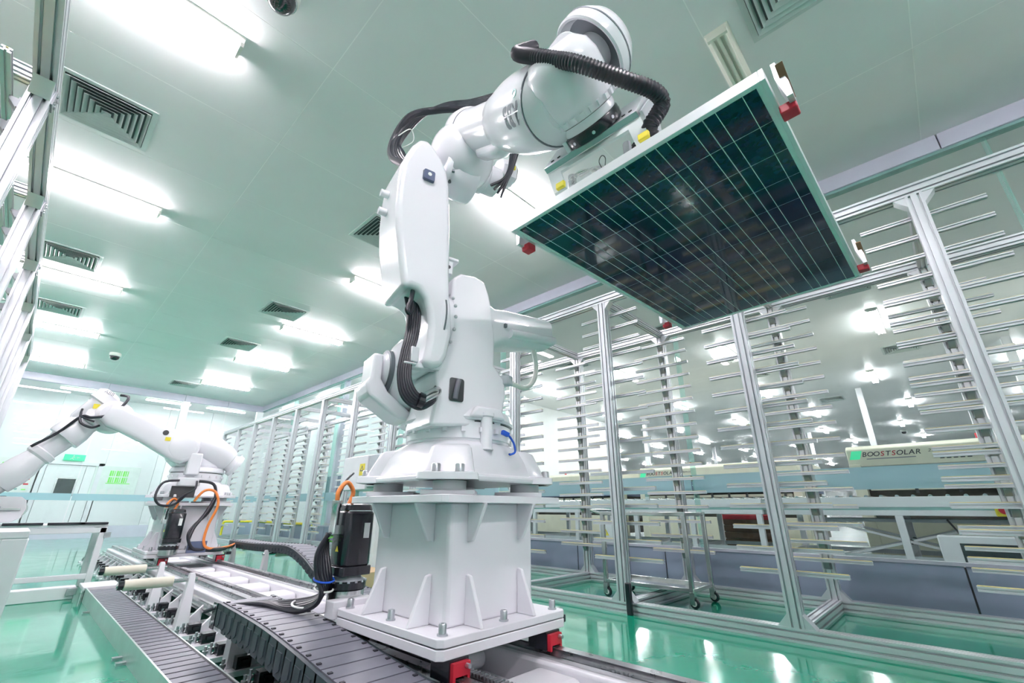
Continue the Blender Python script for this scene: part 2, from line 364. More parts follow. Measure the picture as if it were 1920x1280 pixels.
def lamp(x, y, proto, label, group, parts=True, z=CEIL, rz=0.):
    t = thing('ceiling_lamp', (x, y, z), label, 'lamp', group); t.rotation_euler = (0, 0, rz); L = V((x, y, z))
    inst('housing', proto[0], L, t)
    for k in (-1, 0, 1): inst('tube', proto[2], L + V((0, k * .045, -.066)), t)
    if parts:
        for k in (-1, 1): inst('end_cap', proto[1], L + V((k * .61, 0, 0)), t)
    return t
for k, y in enumerate((-2.75, .2, 3.15, 6.1, 9.05, 12.0, 15.0)):
    lab = 'lit tube lamp on the ceiling above the left rack, ' + (['behind the camera', 'overhead beside the left rack', 'nearest in view of its row', 'second in view of its row', 'third in view of its row', 'fourth in view of its row', 'farthest of its row'][k])
    lamp(-.35, y, PL, lab, 'ceiling lamps of the left row')
for k, y in enumerate((-2.5, .43, 2.85, 5.9, 8.7, 11.55, 14.45)):
    if k == 1: lamp(3.26, y, PD, 'unlit cream tube lamp on the ceiling behind the solar panel', 'ceiling lamps of the right row'); continue
    lab = 'lit tube lamp on the ceiling between robot and right rack, ' + (['behind the camera', '', 'half hidden by solar panel', 'second of its row', 'third of its row', 'fourth of its row', 'farthest of its row'][k])
    lamp(3.26, y, PL, lab, 'ceiling lamps of the right row')
for x, wh in ((-1.6, 'leftmost'), (.6, 'second from left'), (2.6, 'third from left'), (4.3, 'rightmost')): lamp(x, 18.2, PC_, 'lit tube lamp in the corridor behind the far glass, ' + wh, 'corridor lamps', False)
for i in range(9):
    for j in range(11):
        x = 10.1 + 4.5 * i; y = -2.4 + 2.62 * j + (.5 if i % 2 else 0)
        if x > 46 or y > 28: continue
        lamp(x, y, PN if i < 2 and y < 9 else PH, 'small bright tube lamp on the ceiling of the hall beyond the glass', 'lamps in the hall beyond the glass', False)
def vent_mesh():
    out = []
    for k in range(7):
        a = .285 - .042 * k; b = MB()
        r0 = [V((sx * a, sy * a, -.004)) for sx, sy in ((1, 1), (-1, 1), (-1, -1), (1, -1))]
        r1 = [V((sx * (a - .03), sy * (a - .03), .022)) for sx, sy in ((1, 1), (-1, 1), (-1, -1), (1, -1))]
        b.loft([r0, [p + V((0, 0, .003)) for p in r0], [p + V((0, 0, .003)) for p in r1], r1], False, False); b.f.append(()) if False else None
        out.append(b.mesh('louver', ['vent_grey']))
    fr = MB()
    for sx in (-1, 1): fr.b2((sx * .29, -.33, -.012), (sx * .33, .33, .0)); 
    for sy in (-1, 1): fr.b2((-.29, sy * .29, -.012), (.29, sy * .33, .0))
    bk = MB().b2((-.3, -.3, -.001), (.3, .3, .001)).mesh('vent_throat', ['vent_dark'])
    return out, fr.mesh('vent_frame', ['vent_grey']), bk
VL, VF, VB = vent_mesh()
def vent(x, y, label, group):
    t = thing('ceiling_vent', (x, y, CEIL), label, 'vent', group)
    inst('vent_frame', VF, (x, y, CEIL), t); inst('vent_throat', VB, (x, y, CEIL - .002), t)
    for m in VL: inst('louver', m, (x, y, CEIL - .026), t)
vent(-.37, 4.72, 'large square louvred vent next to the top beam of the left rack', 'ceiling vents')
vent(-.4, 8.3, 'square louvred vent above the left rack, second in its row', 'ceiling vents')
vent(-.4, 10.8, 'square louvred vent above the left rack, third in its row', 'ceiling vents')
vent(2.38, 4.55, 'square louvred vent half hidden by the white robot arm', 'ceiling vents')
vent(2.42, 8.0, 'square louvred vent left of the big robot shoulder', 'ceiling vents')
vent(2.42, 10.5, 'square louvred vent, third along the middle of the ceiling', 'ceiling vents')
vent(2.42, 15.3, 'farthest square louvred vent near the corner of the room', 'ceiling vents')
vent(2.62, -.08, 'square louvred vent cut by the top edge of the picture', 'ceiling vents')
for x, y in ((8.2, .4), (12.4, 3.0), (12.4, .0), (8.0, 3.2), (17, 2.0), (8.5, 6.0)): vent(x, y, 'square vent in the ceiling of the hall beyond the glass', 'vents in the hall beyond the glass')
def dome(x, y, label):
    t = thing('dome_camera', (x, y, CEIL), label, 'camera', 'dome cameras on the ceiling')
    MB().lathe((x, y, CEIL), -Z, [(.0, 0), (.105, 0), (.11, .02), (.108, .06), (.095, .075), (.0, .075)], 32).build('housing', 'lamp_white', t)
    MB().lathe((x, y, CEIL), -Z, [(.092, .07), (.09, .10), (.075, .135), (.045, .158), (.0, .165)], 32).build('dome', 'dome_black', t)
    MB().lathe((x, y, CEIL), -Z, [(.092, .070), (.10, .072), (.10, .082), (.092, .082)], 32).build('trim_ring', 'steel', t)
dome(.34, 2.52, 'black dome camera on the ceiling at the top of the picture')
dome(.67, 13.3, 'small black dome camera on the ceiling above the far robot')
# ------------------------------------------------------------------ racks
POST = .085
ARM_Z = [.37 + .1378 * k for k in range(17)]
def arm_mesh(name='support_arm', L=.63):
    b = MB(); b.prism(profile_poly(.034, .026, 1, .009, .008), (0, -L / 2, 0), X, Z, Y, 0, L); b.cur = 1
    b.b2((-.012, -L / 2 + .004, .0125), (.012, L / 2 - .004, .0165)); return b.mesh(name, ['alu', 'pad_yellow'])
ARM = arm_mesh()
def bracket_mesh(sgn):
    b = MB(); b.prism([(0, -.055), (.034, -.012), (.034, .0), (0, 0)], (-.045 * sgn, 0, -.013), X * sgn, Z, Y, -.020, .020)
    b.b2((-.052 * sgn, -.030, -.066), (-.044 * sgn, .030, -.008)); return b.mesh('bracket', ['bracket_grey'])
BRK = {1: bracket_mesh(1), -1: bracket_mesh(-1)}
def post_mesh(h):
    b = MB(); b.prism(profile_poly(POST, POST, 2), (0, 0, 0), X, Y, Z, .08, h); return b.mesh('post', ['alu'])
TOPZ = 2.73
POSTM = post_mesh(TOPZ - .05)
def gusset_mesh_y(s_, flip, z):
    b = MB(); b.prism([(0, 0), (.062 * s_, 0), (.0, .072 * flip)], (0, s_ * POST / 2, z), Y, Z, X, -.038, .038); return b.mesh('gusset', ['alu'])
GUS = [gusset_mesh_y(s_, fl_, z_) for s_ in (-1, 1) for fl_, z_ in ((1, .08), (-1, TOPZ - .0525))]
def rack(loc, xf, xb, ys, y0, y1, sgn, label, detailed, max_arms, near_y, front_skip=()):
    t = thing('storage_rack', loc, label, 'rack', 'aluminium panel racks')
    for x in (xf, xb):
        b = MB(); extrude(b, (x, y0, .04), (x, y1, .04), .085, .08, Z); b.build('floor_beam', 'alu', t)
        b = MB(); extrude(b, (x, y0, TOPZ - .01), (x, y1, TOPZ - .01), .085, .085, Z); b.build('top_beam', 'alu', t)
    rest = MB(); items = []
    for y in ys:
        for x, s_ in ((xf, 1), (xb, -1)):
            inst('post', POSTM, (x, y, 0), t)
            for gm in (GUS if y < near_y else []): inst('gusset', gm, (x, y, 0), t)
            for z in ARM_Z: items.append((abs(y - .8) + (0 if s_ == 1 else 3), x + sgn * s_ * .095, y, z, s_))
        if y < near_y or True:
            b = MB(); extrude(b, (min(xf, xb) + .045, y, .04), (max(xf, xb) - .045, y, .04), .08, .08, Z); b.build('cross_beam', 'alu', t)
            b = MB(); extrude(b, (min(xf, xb) + .045, y, TOPZ - .01), (max(xf, xb) - .045, y, TOPZ - .01), .06, .08, Z); b.build('cross_beam', 'alu', t)
    items.sort(key=lambda q: q[0])
    for k, (_, x, y, z, s_) in enumerate(items):
        if k < max_arms:
            a = inst('support_arm', ARM, (x, y, z), t)
            inst('bracket', BRK[1 if s_ * sgn > 0 else -1], (x, y, z), a)
        else:
            rest.cur = 0; rest.box((x, y, z), (.034, .63, .026)); rest.cur = 1; rest.box((x, y, z + .0145), (.026, .62, .004)); rest.cur = 2
            g = 1 if s_ * sgn > 0 else -1
            rest.prism([(0, -.055), (.034, -.012), (.034, .0), (0, 0)], (x - .045 * g, y, z - .013), X * g, Z, Y, -.02, .02)
    if rest.v: rest.build('support_arms_far', ['alu', 'pad_yellow', 'bracket_grey'], t, kind='stuff')
    return t
XF, XBK = 3.52, 4.80
rys = [-2.70, -1.50, -.30, .88, 2.08, 3.28, 4.51, 5.74, 6.98, 8.21, 9.45, 10.70, 11.92, 13.15, 14.40]
rr_ = rack((XF, 0, 0), XF, XBK, rys, -2.75, 14.45, 1, 'long silver extrusion rack with many short shelf arms along the right glass wall', True, 300, 6)
lys = [-.85, .36, 1.57, 2.78, 4.0, 5.2, 6.4, 7.6, 8.80]
lr_ = rack((-.45, 4, 0), -.445, -1.75, lys, -.9, 8.84, -1, 'silver extrusion rack with short shelf arms towering at the left edge', True, 300, 9.5)
for y in lys[2:6]:
    cp_ = MB().box((-.445, y - .002, TOPZ - .058), (.083, .075, .008)).build('corner_plate', 'bracket_grey', lr_)
    for dx in (-.022, .022):
        for dy in (-.02, .02): MB().cyl((-.445 + dx, y + dy, TOPZ - .070), (-.445 + dx, y + dy, TOPZ - .06), .008, n=8).build('bolt', 'bolt', cp_)
    cp_ = MB().box((-.399, y, TOPZ - .09), (.008, .075, .085)).build('corner_plate', 'bracket_grey', lr_)
    for dz_ in (-.022, .022):
        for dy in (-.02, .02): MB().cyl((-.396, y + dy, TOPZ - .09 + dz_), (-.388, y + dy, TOPZ - .09 + dz_), .008, n=8).build('bolt', 'bolt', cp_)
# clear acrylic stop and black latch on the front rack beam
MB().box((3.445, 2.0, .11), (.03, .045, .22)).build('rack_latch', 'black_paint', None, bevel=.006, label='small black upright latch at the foot of a front rack post', category='latch')
# ------------------------------------------------------------------ linear track
tk = thing('robot_track', (1.45, 6, 0), 'long white linear track with two dark rails and a ladder frame', 'track')
XL, XR = 1.19, 1.71; RZ = .215; TY0, TY1 = -1.0, 9.5
for x, s_ in ((XL, -1), (XR, 1)):
    MB().b2((x - .035, TY0, .175), (x + .035, TY1, .19)).build('rail_pad', 'steel', tk)
    b = MB(); b.prism([(-.024, .19), (.024, .19), (.016, .20), (.016, .206), (.024, RZ), (-.024, RZ), (-.016, .206), (-.016, .20)], (x, 0, 0), X, Z, Y, TY0, TY1); b.build('rail', 'rail_steel', tk)
    MB().b2((x - .07, TY0, .05), (x + .07, TY1, .175)).build('side_beam', 'ped_white', tk, bevel=.012)
    b = MB(); b.b2((x + s_ * .10 - .012, TY0, .125), (x + s_ * .10 + .012, TY1, .145)); b.build('guide_strip', 'steel', tk)
    b = MB(); b.b2((x + s_ * .135 - .010, TY0, .10), (x + s_ * .135 + .010, TY1, .118)); b.build('guide_strip', 'steel', tk)
y = TY0 + .2
while y < TY1:
    MB().b2((XL + .07, y - .11, .09), (XR - .07, y + .11, .16)).build('ladder_rung', 'ped_white', tk, bevel=.03, seg=3); y += .52
MB().b2((XL + .06, TY0, .04), (XR - .06, TY1, .075)).build('track_floor', 'ped_white', tk)
# gear rack with teeth
b = MB(); b.b2((XL + .06, TY0, .165), (XL + .10, TY1, .205)); b.build('gear_rack', 'rail_steel', tk)
b = MB(); y = .3
while y < 5.6: b.prism([(-.006, 0), (.006, 0), (.003, .011), (-.003, .011)], (XL + .08, y, .205), Y, Z, X, -.018, .018); y += .0175
b.build('gear_teeth', 'rail_steel', tk, kind='stuff')
# levelling feet down the left side (and right)
pf = MB().b2((-.24, -.055, .012), (.05, .055, .034)).mesh('foot_plate', ['ped_white'])
pw = MB().prism([(0, 0), (.10, 0), (0, .10)], (.0, 0, .034), -X, Z, Y, -.012, .012).mesh('foot_web', ['ped_white'])
pb = MB().b2((-.15, -.033, .034), (-.085, .033, .085)).b2((-.13, -.05, .055), (-.10, .05, .072)).mesh('damper_block', ['black_paint'])
ps = MB()
ps.lathe((-.205, -.02, .034), Z, [(.017, 0), (.017, .006), (.010, .006), (.010, .02), (.014, .02), (.014, .032), (.007, .032), (.007, .052)], 8)
psm = ps.mesh('levelling_bolt', ['bolt'])
y = 1.5; 
while y < 9.4:
    inst('foot_plate', pf, (1.07, y, 0), tk); inst('foot_web', pw, (1.06, y, 0), tk); inst('damper_block', pb, (1.07, y, 0), tk); inst('levelling_bolt', psm, (1.07, y, 0), tk)
    inst('levelling_bolt', psm, (1.11, y + .055, 0), tk); y += .30
# roller supports
for k, (y, lab) in enumerate(((4.75, 'farther cream roller on a white bracket beside the track'), (3.83, 'nearer cream roller on a white bracket beside the track'), (6.4, 'cream roller on a white post at the right of the far track'), (5.35, 'cream roller right of the track under the far black chain'))):
    side = 1 if k < 2 else -1; xo = .935 if k < 2 else 1.93
    t = thing('support_roller', (xo, y, 0), lab, 'roller', 'cream support rollers')
    b = MB(); b.loft([[V((xo + sx * w_, y + sy * d_, z)) for sx, sy in ((1, 1), (-1, 1), (-1, -1), (1, -1))] for z, w_, d_ in ((.0, .038, .045), (.03, .036, .04), (.33, .016, .026), (.345, .012, .015))]); b.build('upright', 'ped_white', t)
    MB().b2((xo - .05, y - .06, .0), (xo + .05, y + .06, .012)).build('foot', 'ped_white', t)
    e = xo - side * .10
    MB().cyl((e - side * .25, y, .305), (e, y, .305), .031, n=20).build('roller', 'cream_roller', t)
    MB().cyl((e - side * .285, y, .305), (xo + side * .035, y, .305), .012, n=12).build('axle', 'steel', t)
    MB().cyl((e - side * .28, y, .305), (e - side * .252, y, .305), .025, n=12).build('bearing', 'black_paint', t)
t = thing('support_roller', (.935, 2.9, 0), 'white tapered upright under the near grey cable chain', 'support', 'cream support rollers')
b = MB(); b.loft([[V((.935 + sx * w_, 2.75 + sy * d_, z)) for sx, sy in ((1, 1), (-1, 1), (-1, -1), (1, -1))] for z, w_, d_ in ((0, .045, .04), (.16, .04, .035), (.20, .05, .035))]); b.build('upright', 'ped_white', t)
MB().b2((.84, 2.72, .185), (1.06, 2.86, .20)).build('shelf', 'ped_white', t)
# ------------------------------------------------------------------ cable tray and lower chain
ct = thing('cable_tray', (.7, 3.5, 0), 'low galvanised floor tray holding the flat run of the cable chain', 'tray')
for x, z in ((.605, .105), (.815, .085)): MB().b2((x - .004, -.5, 0), (x + .004, 5.75, z)).build('tray_wall', 'galvanised', ct)
MB().b2((.605, -.5, .004), (.815, 5.75, .012)).build('tray_floor', 'frame_white', ct)
MB().b2((.585, 5.60, .08), (.835, 5.95, .112)).build('end_cover', 'frame_white', ct, bevel=.006)
MB().b2((.597, 5.60, 0), (.602, 5.72, .1)).build('end_strap', 'black_paint', ct)
for y in (3.3, 3.42, 5.0, 1.9): MB().b2((.56, y - .02, 0), (.602, y + .02, .012)).build('tray_clip', 'bolt', ct)
cc = thing('cable_chain', (.71, 3.5, .03), 'flat grey slatted cable chain lying in the floor tray', 'cable chain', 'cable chains')
pitch = .080
lk = MB(); lk.b2((-.085, -.033, .060), (.085, .033, .070)); lk.cur = 1
lk.b2((-.098, -.04, .0), (-.086, .04, .066)); lk.b2((.086, -.04, 0), (.098, .04, .066)); lk.b2((-.086, -.04, .04), (.086, .04, .056))
lkm = lk.mesh('link', ['chain_grey', 'chain_gap'])
y = -.3
while y < 5.58: inst('link', lkm, (.71, y, .018), cc); y += pitch
def chain(name, label, pts, wd, ht, pitch, hinge=True):
    t = thing(name, pts[0], label, 'cable chain', 'cable chains'); P = spline([V(p) for p in pts], 24); L = [0]
    for i in range(1, len(P)): L.append(L[-1] + (P[i] - P[i - 1]).length)
    b = MB(); b.b2((-wd / 2 + .018, -pitch / 2 + .004, -.008), (wd / 2 - .018, pitch / 2 - .004, .0)); b.cur = 1
    for s_ in (-1, 1):
        n = 8; poly = [(-pitch / 2 - .012, -.004), (pitch / 2, -.004), (pitch / 2, -ht * .8), (pitch / 2 - .02, -ht), (-pitch / 2 + .01, -ht), (-pitch / 2 - .012, -ht * .7)]
        b.prism(poly, (s_ * (wd / 2 - .008), 0, 0), Y, Z, X, -.008, .008)
        poly2 = [(-pitch * .28, -.03), (pitch * .3, -.03), (pitch * .3, -ht * .75), (0, -ht * .88), (-pitch * .28, -ht * .75)]
        b.prism(poly2, (s_ * (wd / 2 + .001), 0, 0), Y, Z, X, -.003, .003)
    b.cur = 2; b.b2((-wd / 2 + .018, -pitch / 2 - .004, -.014), (wd / 2 - .018, pitch / 2 + .004, -.009))
    for s_ in (-1, 1): b.b2((s_ * (wd / 2 - .03) - .008, -.006, 0), (s_ * (wd / 2 - .03) + .008, .006, .004))
    me = b.mesh('link', ['chain_grey', 'chain_side', 'chain_gap'])
    d = pitch / 2
    while d < L[-1]:
        i = 1
        while L[i] < d: i += 1
        tt = (d - L[i - 1]) / (L[i] - L[i - 1]); p = P[i - 1].lerp(P[i], tt); tg = (P[i] - P[i - 1]).normalized()
        inst('link', me, p, t, rot=(math.asin(max(-1, min(1, tg.z))), 0, 0) if tg.y > 0 else (-math.asin(tg.z), 0, 0)); d += pitch
    return t
nc = chain('cable_chain', 'near grey cable chain arching down towards the bottom edge', [(.98, 2.84, .305), (.98, 2.3, .29), (.98, 1.95, .265), (.98, 1.6, .23), (.98, 1.2, .20), (.98, .6, .18), (.98, -.2, .17)], .28, .115, .088)
b = MB(); b.b2((.835, 2.84, .185), (.85, 2.90, .30)); b.b2((1.11, 2.84, .185), (1.125, 2.90, .30)); b.build('end_bracket', 'black_paint', nc)
for z in (.21, .28): MB().cyl((.829, 2.875, z), (.842, 2.875, z), .011, n=10).build('bolt', 'bolt', nc)
fc = chain('cable_chain', 'far black cable chain hanging in an arch right of the track', [(2.07, 6.66, .385), (2.07, 5.9, .385), (2.07, 5.3, .40), (2.07, 4.85, .405), (2.07, 4.5, .34), (2.07, 4.2, .24), (2.07, 3.9, .17), (2.07, 3.4, .13), (2.07, 2.4, .13)], .26, .075, .085)
# ------------------------------------------------------------------ robot pedestals
def pedestal(cx, cy, label, dz=0., grp='robot pedestals'):
    t = thing('robot_pedestal', (cx, cy, .22), label, 'pedestal', grp); c = V((cx, cy, 0))
    def sq(a, b_, z, ch=.02): return [c + V((x, y_, z)) for x, y_ in ((a, b_ - ch), (a - ch, b_), (-a + ch, b_), (-a, b_ - ch), (-a, -b_ + ch), (-a + ch, -b_), (a - ch, -b_), (a, -b_ + ch))]
    MB().loft([sq(.355, .375, .27), sq(.355, .375, .303)]).build('carriage_plate', 'ped_white', t, bevel=.003)
    MB().loft([sq(.355, .375, .307), sq(.355, .375, .335)]).build('foot_plate', 'ped_white', t, bevel=.003)
    MB().loft([sq(.25, .27, .335, .012), sq(.25, .27, .775, .012)]).build('column', 'ped_white', t, bevel=.008)
    MB().loft([sq(.36, .365, .775), sq(.36, .365, .805)]).build('top_plate', 'ped_white', t, bevel=.003)
    for sx, sy in ((1, 1), (-1, 1), (-1, -1), (1, -1)):
        MB().box((cx + sx * .21, cy + sy * .21, .815), (.22, .22, .02), math.pi / 4).build('mounting_pad', 'ped_white', t, bevel=.003)
        MB().cyl((cx + sx * .235, cy + sy * .235, .825), (cx + sx * .235, cy + sy * .235, .862), .07, n=24).build('mounting_puck', 'ped_white', t)
    lowp = [(0, 0), (.098, 0), (.09, .02), (.025, .17), (0, .175)]; upp = [(0, 0), (.105, 0), (.09, -.03), (.03, -.145), (0, -.15)]
    for s_ in (-1, 1):
        for q in (-.15, .15):
            MB().prism(lowp, (cx + s_ * .25, cy + q * 1.1, .335), X * s_, Z, Y, -.008, .008).build('gusset', 'ped_white', t, bevel=.004)
            MB().prism(lowp, (cx + q, cy + s_ * .27, .335), Y * s_, Z, X, -.008, .008).build('gusset', 'ped_white', t, bevel=.004)
            MB().prism(upp, (cx + s_ * .25, cy + q * 1.1, .775), X * s_, Z, Y, -.008, .008).build('gusset', 'ped_white', t, bevel=.004)
            MB().prism(upp, (cx + q, cy + s_ * .27, .775), Y * s_, Z, X, -.008, .008).build('gusset', 'ped_white', t, bevel=.004)
    for dx, dy in ((-.31, -.33), (.31, -.33), (-.31, .33), (.31, .33), (-.31, 0), (.31, 0), (0, -.33), (0, .33)):
        p = c + V((dx, dy, .335)); MB().lathe(p, Z, [(.019, 0), (.019, .006), (.0145, .006), (.0145, .034), (.012, .038), (.007, .038), (.006, .028), (0, .028)], 16).build('bolt', 'bolt', t)
    for x in (XL, XR):
        for s_ in (-1, 1):
            y = cy + s_ * .33; b = MB()
            b.prism([(-.044, .205), (-.028, .205), (-.028, .232), (.028, .232), (.028, .205), (.044, .205), (.044, .27), (-.044, .27)], (x, y, 0), X, Z, Y, -.05, .05); b.build('carriage_block', 'black_paint', t)
            b = MB(); b.prism([(-.038, .203), (-.027, .203), (-.027, .222), (.027, .222), (.027, .203), (.038, .203), (.038, .262), (-.038, .262)], (x, y + s_ * .055, 0), X, Z, Y, -.012, .012); o = b.build('end_seal', 'red', t)
            MB().cyl((x + .02, y + s_ * .06, .25), (x + .02, y + s_ * .085, .25), .008, n=8).build('grease_nipple', 'bolt', t)
    MB().b2((cx + .34, cy - .28, .285), (cx + .44, cy - .22, .32)).build('bumper', 'steel', t); MB().b2((cx + .41, cy - .29, .26), (cx + .46, cy - .21, .29)).build('bumper_pad', 'black_rubber', t)
    return t
P1 = pedestal(1.46, 1.75, 'big white gusseted pedestal carrying the large robot')
J1 = V((1.46, 1.75, 0)); FWD = V((1.23 - 1.46, .711 - 1.75, 0)).normalized(); LAT = V((-FWD.y, FWD.x, 0))
def W(f, l, z): return J1 + FWD * f + LAT * l + Z * z
# ------------------------------------------------------------------ large robot
def base_casting(t, j, S=1.0):
    rings = []
    for z, h, r in ((.862, .345, .10), (.885, .345, .10), (.89, .325, .10), (.95, .30, .12), (1.01, .272, .15), (1.035, .255, .2), (1.045, .245, .24)):
        rings.append(rr(j + Z * z, X, Y, h * S, h * S, r * S, 8))
    MB().loft(rings).build('base', 'robot_white', t, bevel=.006)
    for sx, sy in ((-1, -1), (1, -1), (-1, 1), (1, 1)):
        d = V((sx, sy, 0)).normalized(); u = V((-d.y, d.x, 0)); b = MB()
        b.loft([rr(j + d * r_ * S + Z * z, d, u, hd * S, hu * S, .02, 4) for z, r_, hd, hu in ((.862, .395, .065, .125), (.89, .395, .065, .12), (.895, .37, .05, .105), (1.00, .32, .05, .085), (1.015, .30, .04, .075))]); bo = b.build('foot_boss', 'robot_white', t, bevel=.008)
        for k in (-1, 1): MB().lathe(j + d * .432 * S + u * k * .048 + Z * .89, Z, [(.019, 0), (.019, .03), (.016, .034), (.009, .034), (.008, .025), (0, .025)], 16).build('bolt', 'bolt', bo)
    MB().lathe(j, Z, [(.255, 1.04), (.255, 1.052), (.262, 1.055), (.262, 1.128), (.25, 1.13), (0, 1.13)], 48).build('turntable_ring', 'robot_white', t)
    b = MB()
    for k in range(20):
        a = 2 * math.pi * k / 20; p = j + V((math.cos(a), math.sin(a), 0)) * .268
        b.box(p + Z * 1.092, (.018, .018, .022), a)
    b.build('ring_bolts', 'robot_white', t)
    MB().lathe(j, Z, [(.256, 1.128), (.256, 1.136), (0, 1.136)], 48).build('ring_gap', 'ink', t)
    MB().lathe(j, Z, [(.27, 1.137), (.275, 1.15), (.26, 1.19), (.20, 1.21), (0, 1.21)], 48).build('turntable', 'robot_white', t)
rb = thing('industrial_robot', (1.46, 1.75, .862), 'large white six-axis robot arm holding up the solar panel', 'robot', 'white industrial robots')
base_casting(rb, J1)
# shoulder frame (traced on the plane f = .25)
front = [(-.20, 1.84), (-.16, 1.875), (-.08, 1.885), (-.02, 1.87), (.01, 1.80), (.03, 1.72), (.05, 1.58), (.05, 1.42), (.115, 1.35), (.12, 1.28), (.095, 1.12), (-.275, 1.09), (-.25, 1.26), (-.265, 1.34), (-.235, 1.39), (-.225, 1.475), (-.20, 1.485), (-.205, 1.66)]
b = MB(); b.prism(front, J1, LAT, Z, FWD, -.05, .25); b.build('shoulder_frame', 'robot_white', rb, bevel=.022, seg=3)
b = MB(); b.prism([(-.25, 1.13), (.12, 1.13), (.13, 1.30), (.0, 1.42), (-.2, 1.42)], J1, LAT, Z, FWD, -.22, .05); b.build('shoulder_rear', 'robot_white', rb, bevel=.03, seg=3)
b = MB(); b.loft([rr(W(.253, -.155, 1.265), LAT, Z, .038, .055, .012, 4), rr(W(.256, -.155, 1.265), LAT, Z, .034, .051, .012, 4)]); b.build('access_opening', 'ink', rb)
MB().tube([W(.262, -.165, 1.22), W(.266, -.16, 1.27), W(.262, -.15, 1.31)], .012).build('inner_cable', 'chain_grey', rb)
# forklift pin / stop column
MB().lathe(W(.27, .0, 1.0), Z, [(.030, 0), (.034, .004), (.028, .012), (.028, .15), (.034, .155), (.034, .17)], 20).build('stop_pin', 'robot_white', rb)
b = MB(); b.prism([(-.09, 1.145), (.10, 1.145), (.075, 1.20), (-.06, 1.20)], J1, LAT, Z, FWD, .2, .285); b.build('stop_bracket', 'robot_white', rb, bevel=.012)
# shoulder bearing and motor
sh = W(.12, 0, 1.60)
MB().lathe(W(.13, -.275, 1.60), LAT, [(.0, 0), (.17, 0), (.185, .012), (.185, .03), (.165, .034), (.165, .07), (.0, .07)], 48).build('shoulder_bearing', 'robot_white', rb)
MB().lathe(W(.13, -.262, 1.60), LAT, [(.187, .0), (.187, .008)], 48).build('bearing_seal', 'alu_dark', rb)
b = MB()
for k in range(18):
    a = 2 * math.pi * k / 18; p = W(.13, -.206, 1.60) + (FWD * math.cos(a) + Z * math.sin(a)) * .178; b.ball(p, .009, 8, 6)
b.build('bearing_bolts', 'bolt', rb)
b = MB(); b.loft([rr(W(f, l, z), FWD, Z, hf, hz, .05, 5) for f, l, z, hf, hz in ((.14, .02, 1.635, .11, .13), (.14, .06, 1.635, .105, .115), (.15, .12, 1.655, .095, .105), (.16, .40, 1.685, .085, .088), (.16, .435, 1.688, .082, .085), (.16, .445, 1.69, .07, .07))]); mo = b.build('shoulder_motor', 'robot_white', rb, bevel=.006)
b = MB(); b.loft([rr(W(f, l, z), FWD, Z, .035, .022, .018, 4) for f, l, z in ((.245, .14, 1.61), (.235, .44, 1.635))]); b.build('motor_cover', 'robot_white', mo)
b = MB(); b.bar(W(.25, .105, 1.65), W(.25, .118, 1.65), .02, .02); b.build('motor_clip', 'alu_dark', mo)
MB().tube([W(.16, .36, 1.60), W(.17, .37, 1.50), W(.2, .33, 1.40), W(.22, .26, 1.345), W(.24, .17, 1.345), W(.24, .11, 1.355)], .013, smooth=8).build('motor_cable', 'lamp_white', rb)
MB().box(W(.245, .125, 1.355), (.05, .05, .05), .2).build('cable_socket', 'grey_box', rb, bevel=.008)
# lower arm (traced on f = .30)
la = [(-.52, 2.43), (-.495, 2.50), (-.46, 2.555), (-.42, 2.575), (-.385, 2.55), (-.33, 2.49), (-.295, 2.42), (-.275, 2.33), (-.255, 2.09), (-.245, 1.85), (-.235, 1.70), (-.215, 1.60), (-.215, 1.50), (-.232, 1.40), (-.255, 1.35), (-.30, 1.335), (-.345, 1.345), (-.34, 1.40), (-.33, 1.46), (-.328, 1.53), (-.34, 1.60), (-.36, 1.66), (-.395, 1.695), (-.43, 1.70), (-.468, 1.682), (-.48, 1.74), (-.50, 1.83), (-.525, 1.96), (-.543, 2.10), (-.545, 2.25), (-.54, 2.36)]
b = MB(); b.prism(la, J1, LAT, Z, FWD, .02, .30); ar = b.build('lower_arm', 'robot_white', rb, bevel=.028, seg=4)
b = MB(); b.loft([rr(W(.302, -.40, 2.335), LAT, Z, .031, .031, .008, 4), rr(W(.318, -.40, 2.335), LAT, Z, .029, .029, .008, 4)]); cp = b.build('square_cap', 'navy', ar)
MB().lathe(W(.318, -.40, 2.338), FWD, [(.010, 0), (.010, .004), (.006, .004)], 16).build('cap_screw', 'paper', cp)
for z in (2.26, 2.15): MB().cyl(W(.14, -.545, z), W(.14, -.585, z), .02, n=12).build('side_stud', 'robot_white', ar)
b = MB(); b.loft([rr(W(.20, -.236, 1.86), FWD, LAT, .04, .035, .008, 3), rr(W(.20, -.236, 1.93), FWD, LAT, .04, .035, .008, 3), rr(W(.2, -.225, 1.935), FWD, LAT, .05, .05, .008, 3), rr(W(.2, -.225, 1.95), FWD, LAT, .05, .05, .008, 3)]); bl = b.build('stop_block', 'robot_white', rb, bevel=.004)
MB().cyl(W(.238, -.226, 1.895), W(.243, -.226, 1.895), .009, n=12).build('stop_hole', 'ink', bl)
